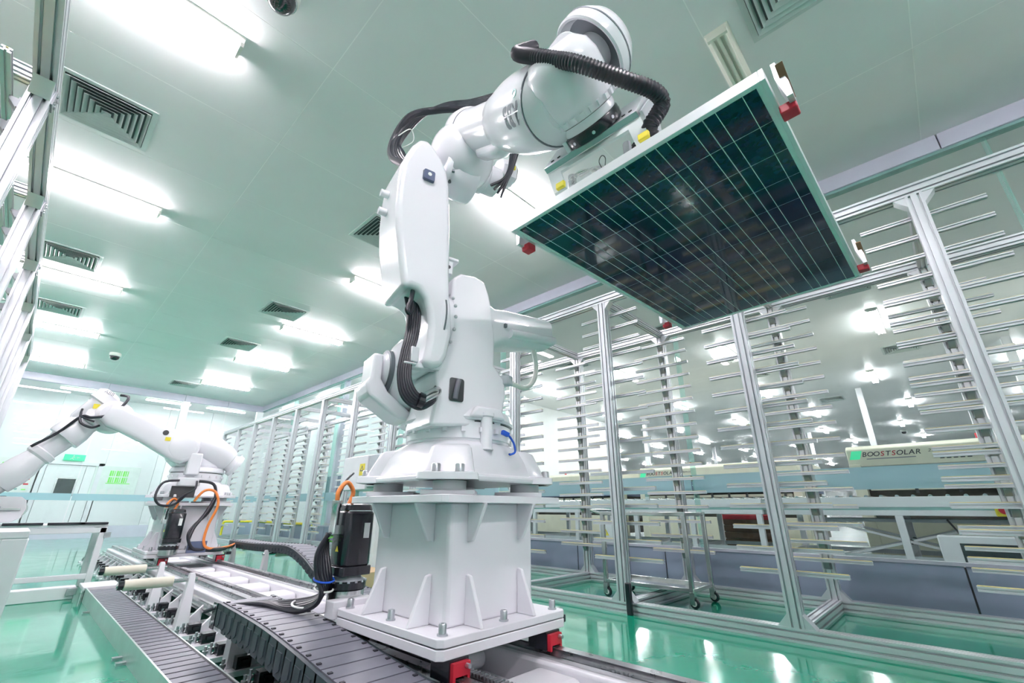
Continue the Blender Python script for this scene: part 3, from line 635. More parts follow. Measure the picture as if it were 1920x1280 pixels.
# balancing cylinder at the back with its bracket
b = MB(); b.lathe(W(-.18, -.40, 1.42), LAT, [(.0, 0), (.07, .0), (.10, .02), (.12, .06), (.155, .075), (.19, .10), (.205, .14), (.205, .30), (.195, .36), (.0, .40)], 40); b.build('balancer', 'robot_white', rb)
b = MB(); b.lathe(W(-.18, -.40, 1.42), LAT, [(.107, .028), (.118, .03), (.118, .052), (.107, .052)], 40); b.build('balancer_seal', 'alu_dark', rb)
b = MB(); b.prism([(-.455, 1.49), (-.40, 1.49), (-.40, 1.36), (-.36, 1.30), (-.22, 1.20), (-.23, 1.16), (-.30, 1.17), (-.46, 1.27), (-.475, 1.33), (-.455, 1.36)], J1, LAT, Z, FWD, -.27, -.09); b.build('balancer_bracket', 'robot_white', rb, bevel=.016, seg=3)
# cable guide shelf and dark looms at the lower left
b = MB(); b.loft([rr(W(.24, -.40, 1.335), FWD, LAT, .05, .03, .006, 3), rr(W(.24, -.40, 1.345), FWD, LAT, .05, .03, .006, 3)]); b.bar(W(.24, -.42, 1.34), W(.24, -.25, 1.352), .05, .025); b.bar(W(.26, -.385, 1.35), W(.26, -.385, 1.42), .05, .04); b.build('cable_shelf', 'robot_white', rb, bevel=.005)
for k in range(6):
    o = (k - 2.5) * .011
    MB().tube([W(.18 + o * .5, -.385 + o, 1.72), W(.22, -.38 + o, 1.60), W(.26, -.395 + o * .9, 1.48), W(.275, -.415 + o * .8, 1.38), W(.28, -.42 + o * .9, 1.28), W(.285, -.395 + o * .9, 1.205 + o * .6), W(.285, -.34 + o * .3, 1.175 + o), W(.27, -.28, 1.21 + o), W(.2, -.23, 1.26 + o)], .0085, 8).build('loom_cable', 'black_rubber', rb)
MB().tube([W(.26, -.41, 1.70), W(.30, -.43, 1.62), W(.305, -.445, 1.575), W(.30, -.43, 1.565), W(.28, -.41, 1.62)], .011, 8).build('loom_sleeve', 'black_rubber', rb)
MB().tube([W(.285, -.355, 1.185), W(.285, -.33, 1.18)], .036, 12, smooth=0).build('loom_clamp', 'black_paint', rb)
MB().tube([W(.285, -.33, 1.19), W(.275, -.28, 1.225), W(.25, -.25, 1.245)], .022, 12).build('loom_sheath', 'steel', rb)
# blue plug hanging at the base
bp_ = MB().bar(W(.31, .06, 1.085), W(.305, .10, 1.075), .02, .022).build('blue_plug', 'blue', rb, bevel=.005)
MB().tube([W(.31, .095, 1.075), W(.31, .125, 1.04), W(.315, .13, 1.00), W(.32, .10, .985), W(.32, .095, .99)], .005, 8).build('blue_lead', 'blue', rb)
# elbow
b = MB(); b.lathe(W(.17, -.29, 2.53), LAT, [(.0, 0), (.115, 0), (.12, .01), (.12, .03), (.105, .035), (.105, .05), (.12, .07), (.125, .12), (.12, .20), (.0, .22)], 40); b.build('elbow_joint', 'robot_white', rb)
b = MB()
for k in range(12):
    a = 2 * math.pi * k / 12; p = W(.17, -.25, 2.53) + (FWD * math.cos(a) + Z * math.sin(a)) * .114; b.box(p, (.014, .014, .014), a)
b.build('elbow_bolts', 'alu_dark', rb)
AX = (FWD * .85 - Z * .527).normalized(); E0 = W(.18, -.15, 2.835)
b = MB(); b.ball(W(.20, -.17, 2.66), .185, 28, 16, (1, 1, 1.08)); b.build('elbow_casting', 'robot_white', rb)
b = MB(); b.lathe(E0, AX, [(.0, -.04), (.10, -.03), (.14, .01), (.152, .06), (.152, .13), (.146, .14), (.138, .15), (.138, .20), (.130, .24), (.126, .40), (.12, .58), (.0, .60)], 44); tb = b.build('upper_arm_tube', 'robot_white', rb)
MB().lathe(E0, AX, [(.1395, .148), (.1405, .150), (.1405, .156), (.1395, .158)], 44).build('tube_seam', 'alu_dark', tb)
# helmet-shaped wrist cover with the maker's logo
HP = [(.0, .52), (.118, .52), (.138, .55), (.146, .60), (.158, .66), (.168, .72), (.174, .79), (.174, .90), (.170, .97), (.164, .98), (.160, .99), (.150, 1.02), (.12, 1.06), (.0, 1.08)]
b = MB(); b.lathe(E0, AX, HP, 48); hm = b.build('wrist_cover', 'robot_white', rb)
MB().lathe(E0, AX, [(.1675, .974), (.1685, .976), (.1685, .982), (.1635, .984)], 48).build('cover_seam', 'alu_dark', hm)
cam_p = V((0, 0, .75)); hc = E0 + AX * .72; tov = (cam_p - hc); tov = (tov - AX * tov.dot(AX)).normalized(); tang = tov.cross(AX)
def wrap_arm(rot, s0, a0):
    cr, sr = math.cos(rot), math.sin(rot)
    def f(x, y, z):
        s_ = s0 + x * cr - y * sr; a = a0 + (x * sr + y * cr) / .175
        return E0 + AX * s_ + (tov * math.cos(a) + tang * math.sin(a)) * (.1752 + z * .1)
    return f
wf = wrap_arm(math.radians(183), .90, .12)
lettering('logo', 'ABB', (0, 0, 0), X, Y, .115, 'logo_grey', hm, wrap=wf, stretch=.60, bold=.045)
b = MB(); n = 14; vs = []
for i in range(n + 1):
    x = -.075 + .15 * i / n; vs += [wf(x, -.0022, .06), wf(x, .0022, .06)]
b.add(vs, [(2 * i, 2 * i + 2, 2 * i + 3, 2 * i + 1) for i in range(n)]); b.build('logo_line', 'robot_white', hm)
pp_ = E0 + AX * .93 + (tov * math.cos(.55) + tang * math.sin(.55)) * .168
MB().lathe(pp_, (tov * math.cos(.55) + tang * math.sin(.55)), [(.017, 0), (.017, .006), (.012, .006), (.012, .001), (0, .001)], 16).build('cover_plug', 'teal', hm)
hd_ = (tov * .6 - tang * .8)
b = MB(); b.loft([rr(E0 + AX * s_ + hd_ * r_, AX.cross(hd_), hd_, .045, .035, .03, 4) for s_, r_ in ((.30, .09), (.34, .125), (.56, .13), (.62, .09))]); b.build('cable_hood', 'robot_white', tb)
# wrist: cone behind the flange, pointing away from the camera, and the big dish above
FLc = V((1.23, .711, 2.245)); DF = V((.87, 0, -.5)).normalized(); UF = V((.5, 0, .87)).normalized()
b = MB(); b.lathe(FLc, -DF, [(.0, .02), (.116, .02), (.120, .03), (.120, .055), (.132, .06), (.134, .085), (.145, .11), (.155, .17), (.155, .23), (.14, .28), (.10, .32), (.0, .33)], 44, Y); wb_ = b.build('wrist_body', 'robot_white', rb)
b = MB(); xw, yw, _ = frame_from(-DF, Y)
for k in range(22):
    a = 2 * math.pi * k / 22; e_ = xw * math.cos(a) + yw * math.sin(a); b.bar(FLc - DF * .062 + e_ * .134, FLc - DF * .084 + e_ * .136, .018, .016, e_)
b.build('wrist_bolts', 'robot_white', wb_)
MB().lathe(FLc, -DF, [(.1205, .054), (.122, .054), (.122, .0585), (.1205, .0585)], 44, Y).build('wrist_seam', 'ink', wb_)
b = MB(); b.lathe(FLc, -DF, [(.0, -.03), (.115, -.03), (.122, -.026), (.122, .014), (.117, .02), (.0, .02)], 44, Y); fr_ = b.build('tool_flange', 'black_paint', rb)
for a in (0, 1, 2, 3, 4, 5, 6, 7):
    e_ = xw * math.cos(a * math.pi / 4 + .3) + yw * math.sin(a * math.pi / 4 + .3); MB().cyl(FLc + e_ * .118 + DF * .006, FLc + e_ * .124 + DF * .006, .007, n=12).build('flange_screw', 'bolt', fr_)
DC = V((1.17, .63, 2.555)); cd = (cam_p - DC).normalized(); nd = (-FWD - cd * (-FWD).dot(cd)).normalized(); DA = (cd * .62 + nd * .78).normalized()
b = MB(); b.lathe(DC, DA, [(.0, -.10), (.09, -.095), (.14, -.06), (.165, -.02), (.172, .0), (.172, .045), (.166, .052), (.156, .048), (.150, .03), (.135, .0), (.115, -.018), (.095, -.02), (.0, -.02)], 52); ds = b.build('wrist_dish', 'robot_white', rb)
b = MB(); b.lathe(DC, DA, [(.0, -.02), (.078, -.02), (.080, .03), (.085, .10), (.10, .17), (.11, .24), (.0, .26)], 36); b.build('wrist_neck', 'robot_white', rb)
MB().lathe(DC, DA, [(.0795, -.018), (.094, -.0195), (.094, -.0175), (.0795, -.016)], 36).build('neck_gap', 'ink', ds)
MB().lathe(DC, DA, [(.1725, -.004), (.1735, -.003), (.1735, .002), (.1725, .003)], 52).build('dish_seam', 'alu_dark', ds)
b = MB(); K0 = FLc - DF * .20; K1 = DC + DA * .16
b.loft([rr(K0.lerp(K1, t), FWD, (K1 - K0).normalized().cross(FWD).normalized(), hf, hl, .06, 6) for t, hf, hl in ((-.2, .10, .10), (.1, .135, .13), (.6, .125, .12), (1.05, .10, .10), (1.25, .06, .06))]); b.build('wrist_saddle', 'robot_white', rb, bevel=.01)
e_ = V((0, .9, -.42)).normalized()
b = MB(); b.bar(FLc - DF * .11 + Y * .115 - Z * .05, FLc + DF * .0 + Y * .11 - Z * .065, .04, .02, Y); b.bar(FLc - DF * .12 + Y * .135 - Z * .05, FLc - DF * .09 + Y * .135 - Z * .05, .05, .04, Y); b.build('sync_mark_bracket', 'robot_white', wb_, bevel=.004)
# rear motors hanging at the elbow
b = MB(); b.lathe(W(.02, -.12, 2.77), (LAT + FWD * .0), [(.0, 0), (.10, 0), (.105, .02), (.105, .20), (.095, .21), (.095, .29), (.0, .30)], 32); m2 = b.build('elbow_motor', 'robot_white', rb)
b = MB(); b.lathe(W(.03, .18, 2.87), (LAT + Z * .1), [(.0, 0), (.085, 0), (.09, .01), (.09, .10), (.07, .12), (.0, .12)], 8); m3 = b.build('wrist_motor', 'robot_white', rb)
MB().box(W(.12, .245, 2.87), (.035, .01, .03), -.2).build('warning_sticker', 'yellow', m3)
MB().box(W(.125, .02, 2.75), (.05, .012, .025), -.2).build('type_plate', 'grey_box', m2)
for k in range(4): MB().tube([W(.16 + .01 * k, .20 + .01 * k, 2.92), W(.15, .19 + .008 * k, 2.80), W(.13, .16 + .01 * k, 2.72), W(.10, .09 + .025 * k, 2.66 - .02 * k)], .009, 8).build('motor_cable', 'black_rubber', m2)
# hose package
b = MB()
for k in range(6):
    o = (k - 2.5) * .014
    MB().tube([W(.16, -.46 + o * .3, 2.48), W(.05 + o, -.50 + o * .5, 2.62), W(.0 - abs(o), -.49 + o * .6, 2.80 + o * .2), W(.05, -.42 + o, 2.96 + o * .6), W(.15, -.30 + o * .6, 3.02 + o), W(.30, -.19 + o * .3, 2.97 + o), W(.46, -.12, 2.90 + o)], .013 if k else .021, 9, 8).build('dress_cable', 'black_rubber', rb)
MB().tube([W(.0, -.50, 2.80), W(.04, -.44, 2.86), W(.02, -.41, 2.80), W(-.03, -.47, 2.76), W(.0, -.50, 2.80)], .003, 6).build('cable_tie', 'paper', rb)
MB().box(W(.30, -.16, 2.92), (.05, .05, .03), .3).build('cable_clamp', 'robot_white', rb, bevel=.005)
MB().tube([W(0.86, -0.142, 2.842), W(0.96, -0.306, 2.554), W(1.09, -0.322, 2.375), W(1.17, -0.285, 2.296), W(1.24, -0.243, 2.230), W(1.29, -0.170, 2.188), W(1.33, -0.088, 2.161), W(1.36, 0.008, 2.150), W(1.35, 0.069, 2.144), W(1.33, 0.056, 2.094), W(1.30, 0.045, 2.055), V((1.25, .478, 2.02)), V((1.30, .492, 1.985))], .026, 12, 10, ridges=110, ridge_h=.004).build('corrugated_hose', 'black_rubber', rb)
# ------------------------------------------------------------------ gripper and solar panel
PC = V((1.96, .572, 1.905)); ex = V((1, -.022, .028)).normalized(); ey0 = V((-.03, 1, -.021)); ey = (ey0 - ex * ey0.dot(ex)).normalized(); ez = ex.cross(ey)
def PP(a, b_, c): return PC + ex * a + ey * b_ + ez * c
gp = thing('panel_gripper', (1.3, .71, 1.95), 'aluminium gripper frame bolted under the robot wrist', 'gripper')
G0 = FLc + DF * .031
def GP(y, u, d): return V((G0.x, y, G0.z)) + UF * u + DF * d
def gbox(mb, y0, y1, u0, u1, d0, d1): return mb.add([GP(y_, u_, d_) for y_ in (y0, y1) for u_ in (u0, u1) for d_ in (d0, d1)], [(0, 1, 3, 2), (4, 6, 7, 5), (0, 4, 5, 1), (2, 3, 7, 6), (0, 2, 6, 4), (1, 5, 7, 3)])
gbox(MB(), .512, .965, -.072, .135, 0, .028).build('tool_plate', 'alu', gp, bevel=.003)
gbox(MB(), .514, .963, -.0735, -.071, .002, .026).build('plate_edge', 'teal', gp)
for y in (.545, .575, .895, .93): MB().cyl(GP(y, -.03, -.003), GP(y, -.03, .001), .008, n=10).build('plate_hole', 'ink', gp)
b = MB(); zt = GP(.7, -.074, .028)
def wplate(u0, u1, t0, t1):
    n_ = V((.9, 0, -.4)) * .012
    def pt(u, t): return V((zt.x, .51 + .45 * u, zt.z)).lerp(V((1.165, .45 + .42 * u, 1.945)), t)
    b.add([pt(u, t) + n_ * k for t in (t0, t1) for u in (u0, u1) for k in (0, 1)], [(0, 1, 3, 2), (4, 6, 7, 5), (0, 4, 5, 1), (2, 3, 7, 6), (0, 2, 6, 4), (1, 5, 7, 3)])
wplate(0, .13, 0, 1); wplate(.86, 1, 0, 1); wplate(.13, .86, 0, .22); b.build('window_plate', 'backsheet', gp)
b = MB(); b.prism([(G0.x - .03, G0.z - .07), (G0.x + .09, G0.z + .11), (G0.x + .13, G0.z + .09), (G0.x + .15, G0.z - .06), (G0.x + .20, G0.z - .14), (G0.x + .20, 1.95), (G0.x + .12, 1.95), (G0.x + .08, G0.z - .13)], (0, .505, 0), X, Z, -Y, 0, .012); b.build('side_plate', 'alu', gp, bevel=.002)
for y in (.47, .83): MB().b2((1.148, y - .02, 1.945), (1.164, y + .02, 1.972)).build('yellow_tab', 'yellow', gp, bevel=.003)
for y in (.60, .87): MB().cyl((1.30, y, 2.06), (1.30, y, 2.12), .018, n=12).build('damper', 'steel', gp)
for s_ in (-.42, .42): MB().bar(PP(-.72, s_ * .8, .055), PP(.72, s_ * .8, .055), .05, .05, ez).build('gripper_rail', 'alu', gp)
for a in (-.62, -.3, .3, .62): MB().bar(PP(a, -.49, .065), PP(a, .49, .065), .05, .05, ez).build('gripper_crossbar', 'alu', gp)
for k in range(5): MB().tube([V((1.27, .86 - .01 * k, 2.08)), V((1.29, .82, 2.11 - .006 * k)), V((1.30, .77 - .01 * k, 2.09)), V((1.31, .74 - .012 * k, 2.03)), V((1.33, .72, 1.97))], .006, 6).build('air_hose', 'steel' if k % 2 else 'paper', gp)
MB().tube([V((1.28, .70, 2.03)), V((1.27, .715, 2.08)), V((1.27, .70, 2.105)), V((1.27, .685, 2.08)), V((1.28, .70, 2.03))], .0018, 6).build('wire_loop', 'ink', gp)
MB().tube([V((1.3, .56, 2.0)), V((1.29, .55, 2.08))], .022, 10, 4, ridges=8, ridge_h=.004).build('bellows', 'black_rubber', gp)
for a, s_, lab in ((-.70, -1, 'n'), (.66, -1, 'n'), (-.72, 1, 'n'), (.62, 1, 'n')):
    y_ = s_ * .51
    cl = MB(); cl.add([PP(a + sx * .035, y_ + s_ * t_, z_) for sx in (-1, 1) for t_, z_ in ((0, .11), (.012, .11), (.03, .02), (.03, -.03), (.015, -.03), (.0, .05))], [(5, 4, 3, 2, 1, 0), (6, 7, 8, 9, 10, 11)] + [(i, (i + 1) % 6, 6 + (i + 1) % 6, 6 + i) for i in range(6)])
    c_ = cl.build('clamp_arm', 'alu', gp)
    MB().bar(PP(a - .06, y_ + s_ * .022, .075), PP(a + .02, y_ + s_ * .022, .0), .02, .012).build('clamp_link', 'brown', c_)
    b = MB(); b.add([PP(a + x_ + .02, y_ + s_ * q, z_) for x_ in (-.022, .022) for q in (-.015, .03) for z_ in (-.05, -.018)], [(0, 1, 3, 2), (4, 6, 7, 5), (0, 4, 5, 1), (2, 3, 7, 6), (0, 2, 6, 4), (1, 5, 7, 3)]); b.build('clamp_jaw', 'red', c_, bevel=.004)
sp = thing('solar_panel', PC - Z * .04, 'dark blue solar panel with white grid lines, face down in the gripper', 'solar panel')
HA, HB = .832, .498
def pbox(mb, a0, a1, b0, b1, c0, c1): return mb.add([PP(a, b_, c) for a in (a0, a1) for b_ in (b0, b1) for c in (c0, c1)], [(0, 1, 3, 2), (4, 6, 7, 5), (0, 4, 5, 1), (2, 3, 7, 6), (0, 2, 6, 4), (1, 5, 7, 3)])
for s_ in (-1, 1):
    b = MB(); pbox(b, -HA, HA, s_ * (HB - .014), s_ * HB, -.018, .022); b.build('frame_bar', 'panel_frame', sp, bevel=.0015)
    b = MB(); pbox(b, s_ * (HA - .014), s_ * HA, -HB + .014, HB - .014, -.018, .022); b.build('frame_bar', 'panel_frame', sp, bevel=.0015)
b = MB(); pbox(b, -HA + .014, HA - .014, -HB + .014, HB - .014, -.0125, -.008); b.build('backing_sheet', 'backsheet', sp)
PA, PB = .1622, .1568
cb = MB(); o = V((0, 0, 0)); 
cb.add([ex * a + ey * b_ + ez * c for a in (-.0791, .0791) for b_ in (-.0766, .0766) for c in (-.0008, .0008)], [(0, 1, 3, 2), (4, 6, 7, 5), (0, 4, 5, 1), (2, 3, 7, 6), (0, 2, 6, 4), (1, 5, 7, 3)])
cm = cb.mesh('cell', ['solar_cell'])
bb = MB(); bb.add([ex * a + ey * b_ + ez * c for a in (-.0811, .0811) for b_ in (-.0011, .0011) for c in (-.0006, .0004)], [(0, 1, 3, 2), (4, 6, 7, 5), (0, 4, 5, 1), (2, 3, 7, 6), (0, 2, 6, 4), (1, 5, 7, 3)])
bm_ = bb.mesh('busbar', ['busbar'])
for i in range(10):
    for j in range(6):
        p = PP((i - 4.5) * PA, (j - 2.5) * PB, -.0133); c_ = inst('cell', cm, p, sp)
        for k in (-1, 1): inst('busbar', bm_, p + ey * k * .039 - ez * .0012, c_)
# ------------------------------------------------------------------ drive motor beside the big pedestal
def drive_motor(x, y, z0, label, cables=True):
    t = thing('drive_motor', (x, y, z0), label, 'motor', 'black drive motors'); c = V((x, y, 0))
    MB().lathe(c, Z, [(.0, z0), (.085, z0), (.085, z0 + .05), (.075, z0 + .055), (.0, z0 + .055)], 32).build('gearbox', 'steel', t)
    gr = MB().lathe(c, Z, [(.0, z0 + .055), (.09, z0 + .055), (.09, z0 + .085), (.085, z0 + .09), (.0, z0 + .09)], 32).build('gearbox_ring', 'black_paint', t)
    b = MB()
    for k in range(16):
        a = 2 * math.pi * k / 16; b.box(c + V((math.cos(a) * .088, math.sin(a) * .088, z0 + .088)), (.01, .012, .008), a)
    b.build('ring_bolts', 'bolt', gr)
    MB().lathe(c, Z, [(.082, z0 + .09), (.055, z0 + .115), (.0, z0 + .115)], 32).build('adapter_cone', 'grey_box', t)
    MB().loft([rr(c + Z * zz, X, Y, h, h, .02, 4) for zz, h in ((z0 + .115, .082), (z0 + .155, .082))]).build('mount_flange', 'black_paint', t, bevel=.003)
    bd = MB().loft([rr(c + Z * zz, X, Y, h, h, .028, 4) for zz, h in ((z0 + .155, .072), (z0 + .165, .076), (z0 + .395, .076), (z0 + .405, .07))]).build('motor_body', 'black_paint', t, bevel=.002)
    MB().loft([rr(c + Z * zz, X, Y, h, h, .028, 4) for zz, h in ((z0 + .408, .07), (z0 + .435, .064), (z0 + .442, .05))]).build('motor_cap', 'black_paint', t, bevel=.003)
    d = V((-.35, -.94, 0))
    MB().b2((x + .018, y - .0785, z0 + .28), (x + .048, y - .0755, z0 + .35)).build('nameplate', 'paper', bd)
    MB().add([V((x - .0775, y - .02, z0 + .22)), V((x - .0775, y + .01, z0 + .22)), V((x - .0775, y - .005, z0 + .245)), V((x - .0755, y - .02, z0 + .22)), V((x - .0755, y + .01, z0 + .22)), V((x - .0755, y - .005, z0 + .245))], [(0, 1, 2), (5, 4, 3), (0, 3, 4, 1), (1, 4, 5, 2), (2, 5, 3, 0)]).build('warning_triangle', 'yellow', bd)
    q = c + V((-.105, .0, 0))
    MB().lathe(q, Z, [(.0, z0 + .30), (.022, z0 + .30), (.024, z0 + .33), (.020, z0 + .34), (.020, z0 + .42), (.023, z0 + .425), (.023, z0 + .455), (.0, z0 + .46)], 16).build('connector', 'steel', t)
    MB().box(q + V((.02, 0, z0 + .32)), (.05, .05, .04)).build('connector_base', 'steel', t)
    MB().tube([q + Z * (z0 + .45), q + V((0, .0, z0 + .50)), q + V((.05, .02, z0 + .545)), q + V((.095, .03, z0 + .50)), q + V((.075, .02, z0 + .44)), q + V((.06, .0, z0 + .41))], .011, 10).build('power_cable', 'orange', t)
    MB().tube([q + V((.01, .02, z0 + .45)), q + V((.06, .06, z0 + .55)), q + V((.13, .12, z0 + .60))], .006, 8).build('signal_cable', 'black_rubber', t)
    return t
dm = drive_motor(1.215, 2.26, .335, 'black square drive motor with orange cable beside the big pedestal')
lm = thing('cable_loom', (1.0, 2.5, .3), 'bundle of black cables running from the black motor into the grey chain', 'cables')
for k in range(6):
    o = (k - 2.5) * .013
    MB().tube([V((1.09 + o * .4, 2.27 + o, .64)), V((1.075 + o, 2.27 + o * .5, .55)), V((1.085 + o, 2.25, .46)), V((1.10 + o, 2.24 + o, .40 + o * .3)), V((1.075 + o * .5, 2.28 + o, .345 + o * .4)), V((1.02, 2.42 + o, .315 + o * .5)), V((.99 + o, 2.62, .31)), V((.98 + o * 4, 2.84, .28)), V((.98 + o * 5, 2.95, .25))], .0105, 8).build('cable', 'black_rubber', lm)
for p, q, m in ((V((1.09, 2.245, .44)), .045, 'blue'), (V((1.095, 2.245, .40)), .042, 'paper'), (V((1.05, 2.35, .33)), .045, 'paper')):
    MB().tube([p + V((q * math.cos(a), q * math.sin(a), .01 * math.sin(a))) for a in [i * math.pi / 6 for i in range(13)]], .0045, 6, 2).build('cable_tie', m, lm)
MB().tube([V((1.095, 2.27, .60)) + V((.02 * math.cos(a), .02 * math.sin(a), .004 * a)) for a in [i * math.pi / 3 for i in range(8)]], .004, 6, 2).build('earth_wire', 'board_green', lm)
MB().b2((1.09, 2.12, .29), (1.30, 2.20, .36)).build('cable_bracket', 'ped_white', None, bevel=.004, label='white channel bracket at the foot of the black drive motor', category='bracket')
# ------------------------------------------------------------------ far robot
P2 = pedestal(1.38, 6.45, 'smaller-looking white pedestal of the far robot')
r2 = thing('industrial_robot', (1.38, 6.45, .862), 'far white robot arm bent down towards the left rack', 'robot', 'white industrial robots')
J2 = V((1.38, 6.45, 0)); base_casting(r2, J2, .98)
def Q(x, z, y=0.): return V((x, 6.45 + y, z))
b = MB(); b.prism([(1.15, 1.19), (1.55, 1.19), (1.50, 1.33), (1.33, 1.50), (1.15, 1.52), (1.03, 1.42), (1.05, 1.28)], (0, 6.45, 0), X, Z, Y, -.18, .16); b.build('shoulder_frame', 'robot_white', r2, bevel=.03, seg=3)
MB().lathe(Q(1.12, 1.40, -.30), Y, [(.0, 0), (.12, 0), (.16, .02), (.175, .05), (.175, .12), (.0, .12)], 36).build('shoulder_bearing', 'robot_white', r2)
MB().box(Q(1.27, 1.22, -.24), (.13, .12, .24)).build('shoulder_motor', 'robot_white', r2, bevel=.015)
b = MB(); A = Q(1.14, 1.38, -.22); B = Q(.46, 1.66, -.22); d = (B - A).normalized(); u = d.cross(Y)
b.loft([rr(A + d * t, Y, u, .075, h, .05, 5) for t, h in ((-.12, .09), (-.06, .15), (.05, .16), (.35, .125), (.60, .115), (.72, .12), (.80, .09))]); l2 = b.build('lower_arm', 'robot_white', r2)
MB().cyl(Q(.93, 1.53, -.30), Q(.93, 1.53, -.292), .028, n=16).build('arm_hole', 'ink', l2); MB().box(Q(.965, 1.465, -.298), (.05, .006, .04), 0).build('warning_sticker', 'yellow', l2)
MB().lathe(Q(1.36, 1.46, -.10), V((.86, 0, -.50)), [(.0, -.14), (.10, -.12), (.15, -.04), (.16, .06), (.15, .28), (.13, .34), (.105, .35), (.105, .40), (.13, .41), (.13, .45), (.0, .45)], 36).build('balancer', 'robot_white', r2)
MB().lathe(Q(.47, 1.67, -.20), Y, [(.0, 0), (.12, 0), (.15, .03), (.17, .10), (.17, .26), (.12, .30), (0, .30)], 36).build('elbow_joint', 'robot_white', r2)
b = MB(); A = Q(.50, 1.66, 0); B = Q(.30, 1.86, 0); C_ = Q(.17, 1.72, 0)
b.prism([(.22, 1.60), (.40, 1.52), (.55, 1.55), (.62, 1.68), (.56, 1.80), (.42, 1.80)], (0, 6.45, 0), X, Z, Y, -.16, .14); b.build('elbow_casting', 'robot_white', r2, bevel=.04, seg=3)
b = MB(); D_ = V((-.55, 0, -.83)).normalized(); U_ = D_.cross(Y)
b.loft([rr(Q(.40, 1.90) + D_ * t, Y, U_, h, h * .8, .05, 5) for t, h in ((-.02, .10), (.02, .145), (.12, .145), (.13, .115), (.34, .10), (.38, .07))]); mb2 = b.build('elbow_motor', 'robot_white', r2)
MB().box(Q(.31, 1.75, -.115), (.05, .012, .05), 0).build('warning_sticker', 'yellow', mb2)
UA = (Q(-.16, .98) - Q(.28, 1.60)).normalized()
b = MB(); b.lathe(Q(.36, 1.70), UA, [(.0, 0), (.13, 0), (.14, .05), (.125, .10), (.115, .24), (.135, .26), (.135, .34), (.11, .37), (.10, .52), (.118, .53), (.118, .58), (.10, .60), (.12, .70), (.13, .80), (.11, .92), (.0, .95)], 36); ut = b.build('upper_arm_tube', 'robot_white', r2)
b = MB(); b.lathe(Q(.33, 1.66, -.02), UA, [(.0, .10), (.125, .10), (.15, .20), (.155, .30), (.148, .31), (.0, .31)], 10); b.build('arm_shroud', 'robot_white', ut)
MB().lathe(Q(-.19, .985), V((-.2, 0, -1)), [(.0, -.06), (.11, -.05), (.12, .0), (.10, .08), (.07, .12), (.0, .12)], 24).build('wrist', 'robot_white', r2)
MB().tube([Q(-.05, 1.30, -.12), Q(.10, 1.45, -.15), Q(.22, 1.62, -.17), Q(.30, 1.62, -.20), Q(.42, 1.66, -.22), Q(.50, 1.76, -.2), Q(.54, 1.88, -.16), Q(.47, 1.90, -.12)], .014, 8).build('dress_cable', 'black_rubber', r2)
MB().tube([Q(.21, 1.66, -.17), Q(.23, 1.56, -.2), Q(.32, 1.52, -.2), Q(.38, 1.55, -.18)], .012, 8).build('dress_cable', 'black_rubber', r2)
MB().tube([Q(.21, 1.70, -.17), Q(.22, 1.62, -.2), Q(.33, 1.58, -.21)], .010, 8).build('dress_cable', 'black_rubber', r2)
lettering('logo', 'ABB', Q(.375, 1.90, -.147), X * .8 - Z * .3, Z * .8 + X * .3, .05, 'logo_grey', mb2)
# connection box, loose cables and plate of the far robot
MB().b2((1.13, 6.02, .98), (1.34, 6.09, 1.06)).build('connector_panel', 'frame_white', r2, bevel=.004)
MB().b2((1.10, 6.06, .86), (1.32, 6.09, .975)).build('connector_bay', 'ink', r2)
for pts, m, r_ in (([(1.14, 6.0, 1.03), (1.0, 5.98, 1.0), (.96, 5.95, .86), (1.02, 5.95, .78), (1.14, 5.95, .79), (1.24, 5.98, .90)], 'black_rubber', .012),
                   ([(1.32, 6.0, 1.03), (1.46, 5.97, 1.0), (1.50, 5.95, .85), (1.46, 5.95, .70), (1.36, 5.93, .58), (1.32, 5.9, .48), (1.38, 5.88, .36), (1.5, 5.9, .34)], 'black_rubber', .015),
                   ([(1.31, 5.96, .82), (1.38, 5.94, .93), (1.48, 5.92, .92), (1.53, 5.9, .78), (1.48, 5.9, .58), (1.47, 5.88, .42), (1.54, 5.9, .35), (1.8, 6.2, .34), (2.05, 6.65, .36)], 'orange', .013),
                   ([(1.30, 6.0, 1.03), (1.29, 5.96, .94), (1.20, 5.95, .88), (1.16, 5.95, .82)], 'black_rubber', .010),
                   ([(1.50, 5.95, .86), (1.44, 5.94, .70), (1.36, 5.92, .56), (1.33, 5.9, .44)], 'black_rubber', .018),
                   ([(1.34, 5.9, .36), (1.6, 5.95, .33), (1.85, 6.3, .33), (2.07, 6.62, .35)], 'black_rubber', .022)):
    MB().tube([V(p) for p in pts], r_, 8).build('loose_cable', m, r2)
dm2 = drive_motor(1.20, 6.02, .30, 'black square drive motor below the far robot')
MB().box((1.42, 5.90, .37), (.17, .03, .11)).build('cover_plate', 'navy', P2)
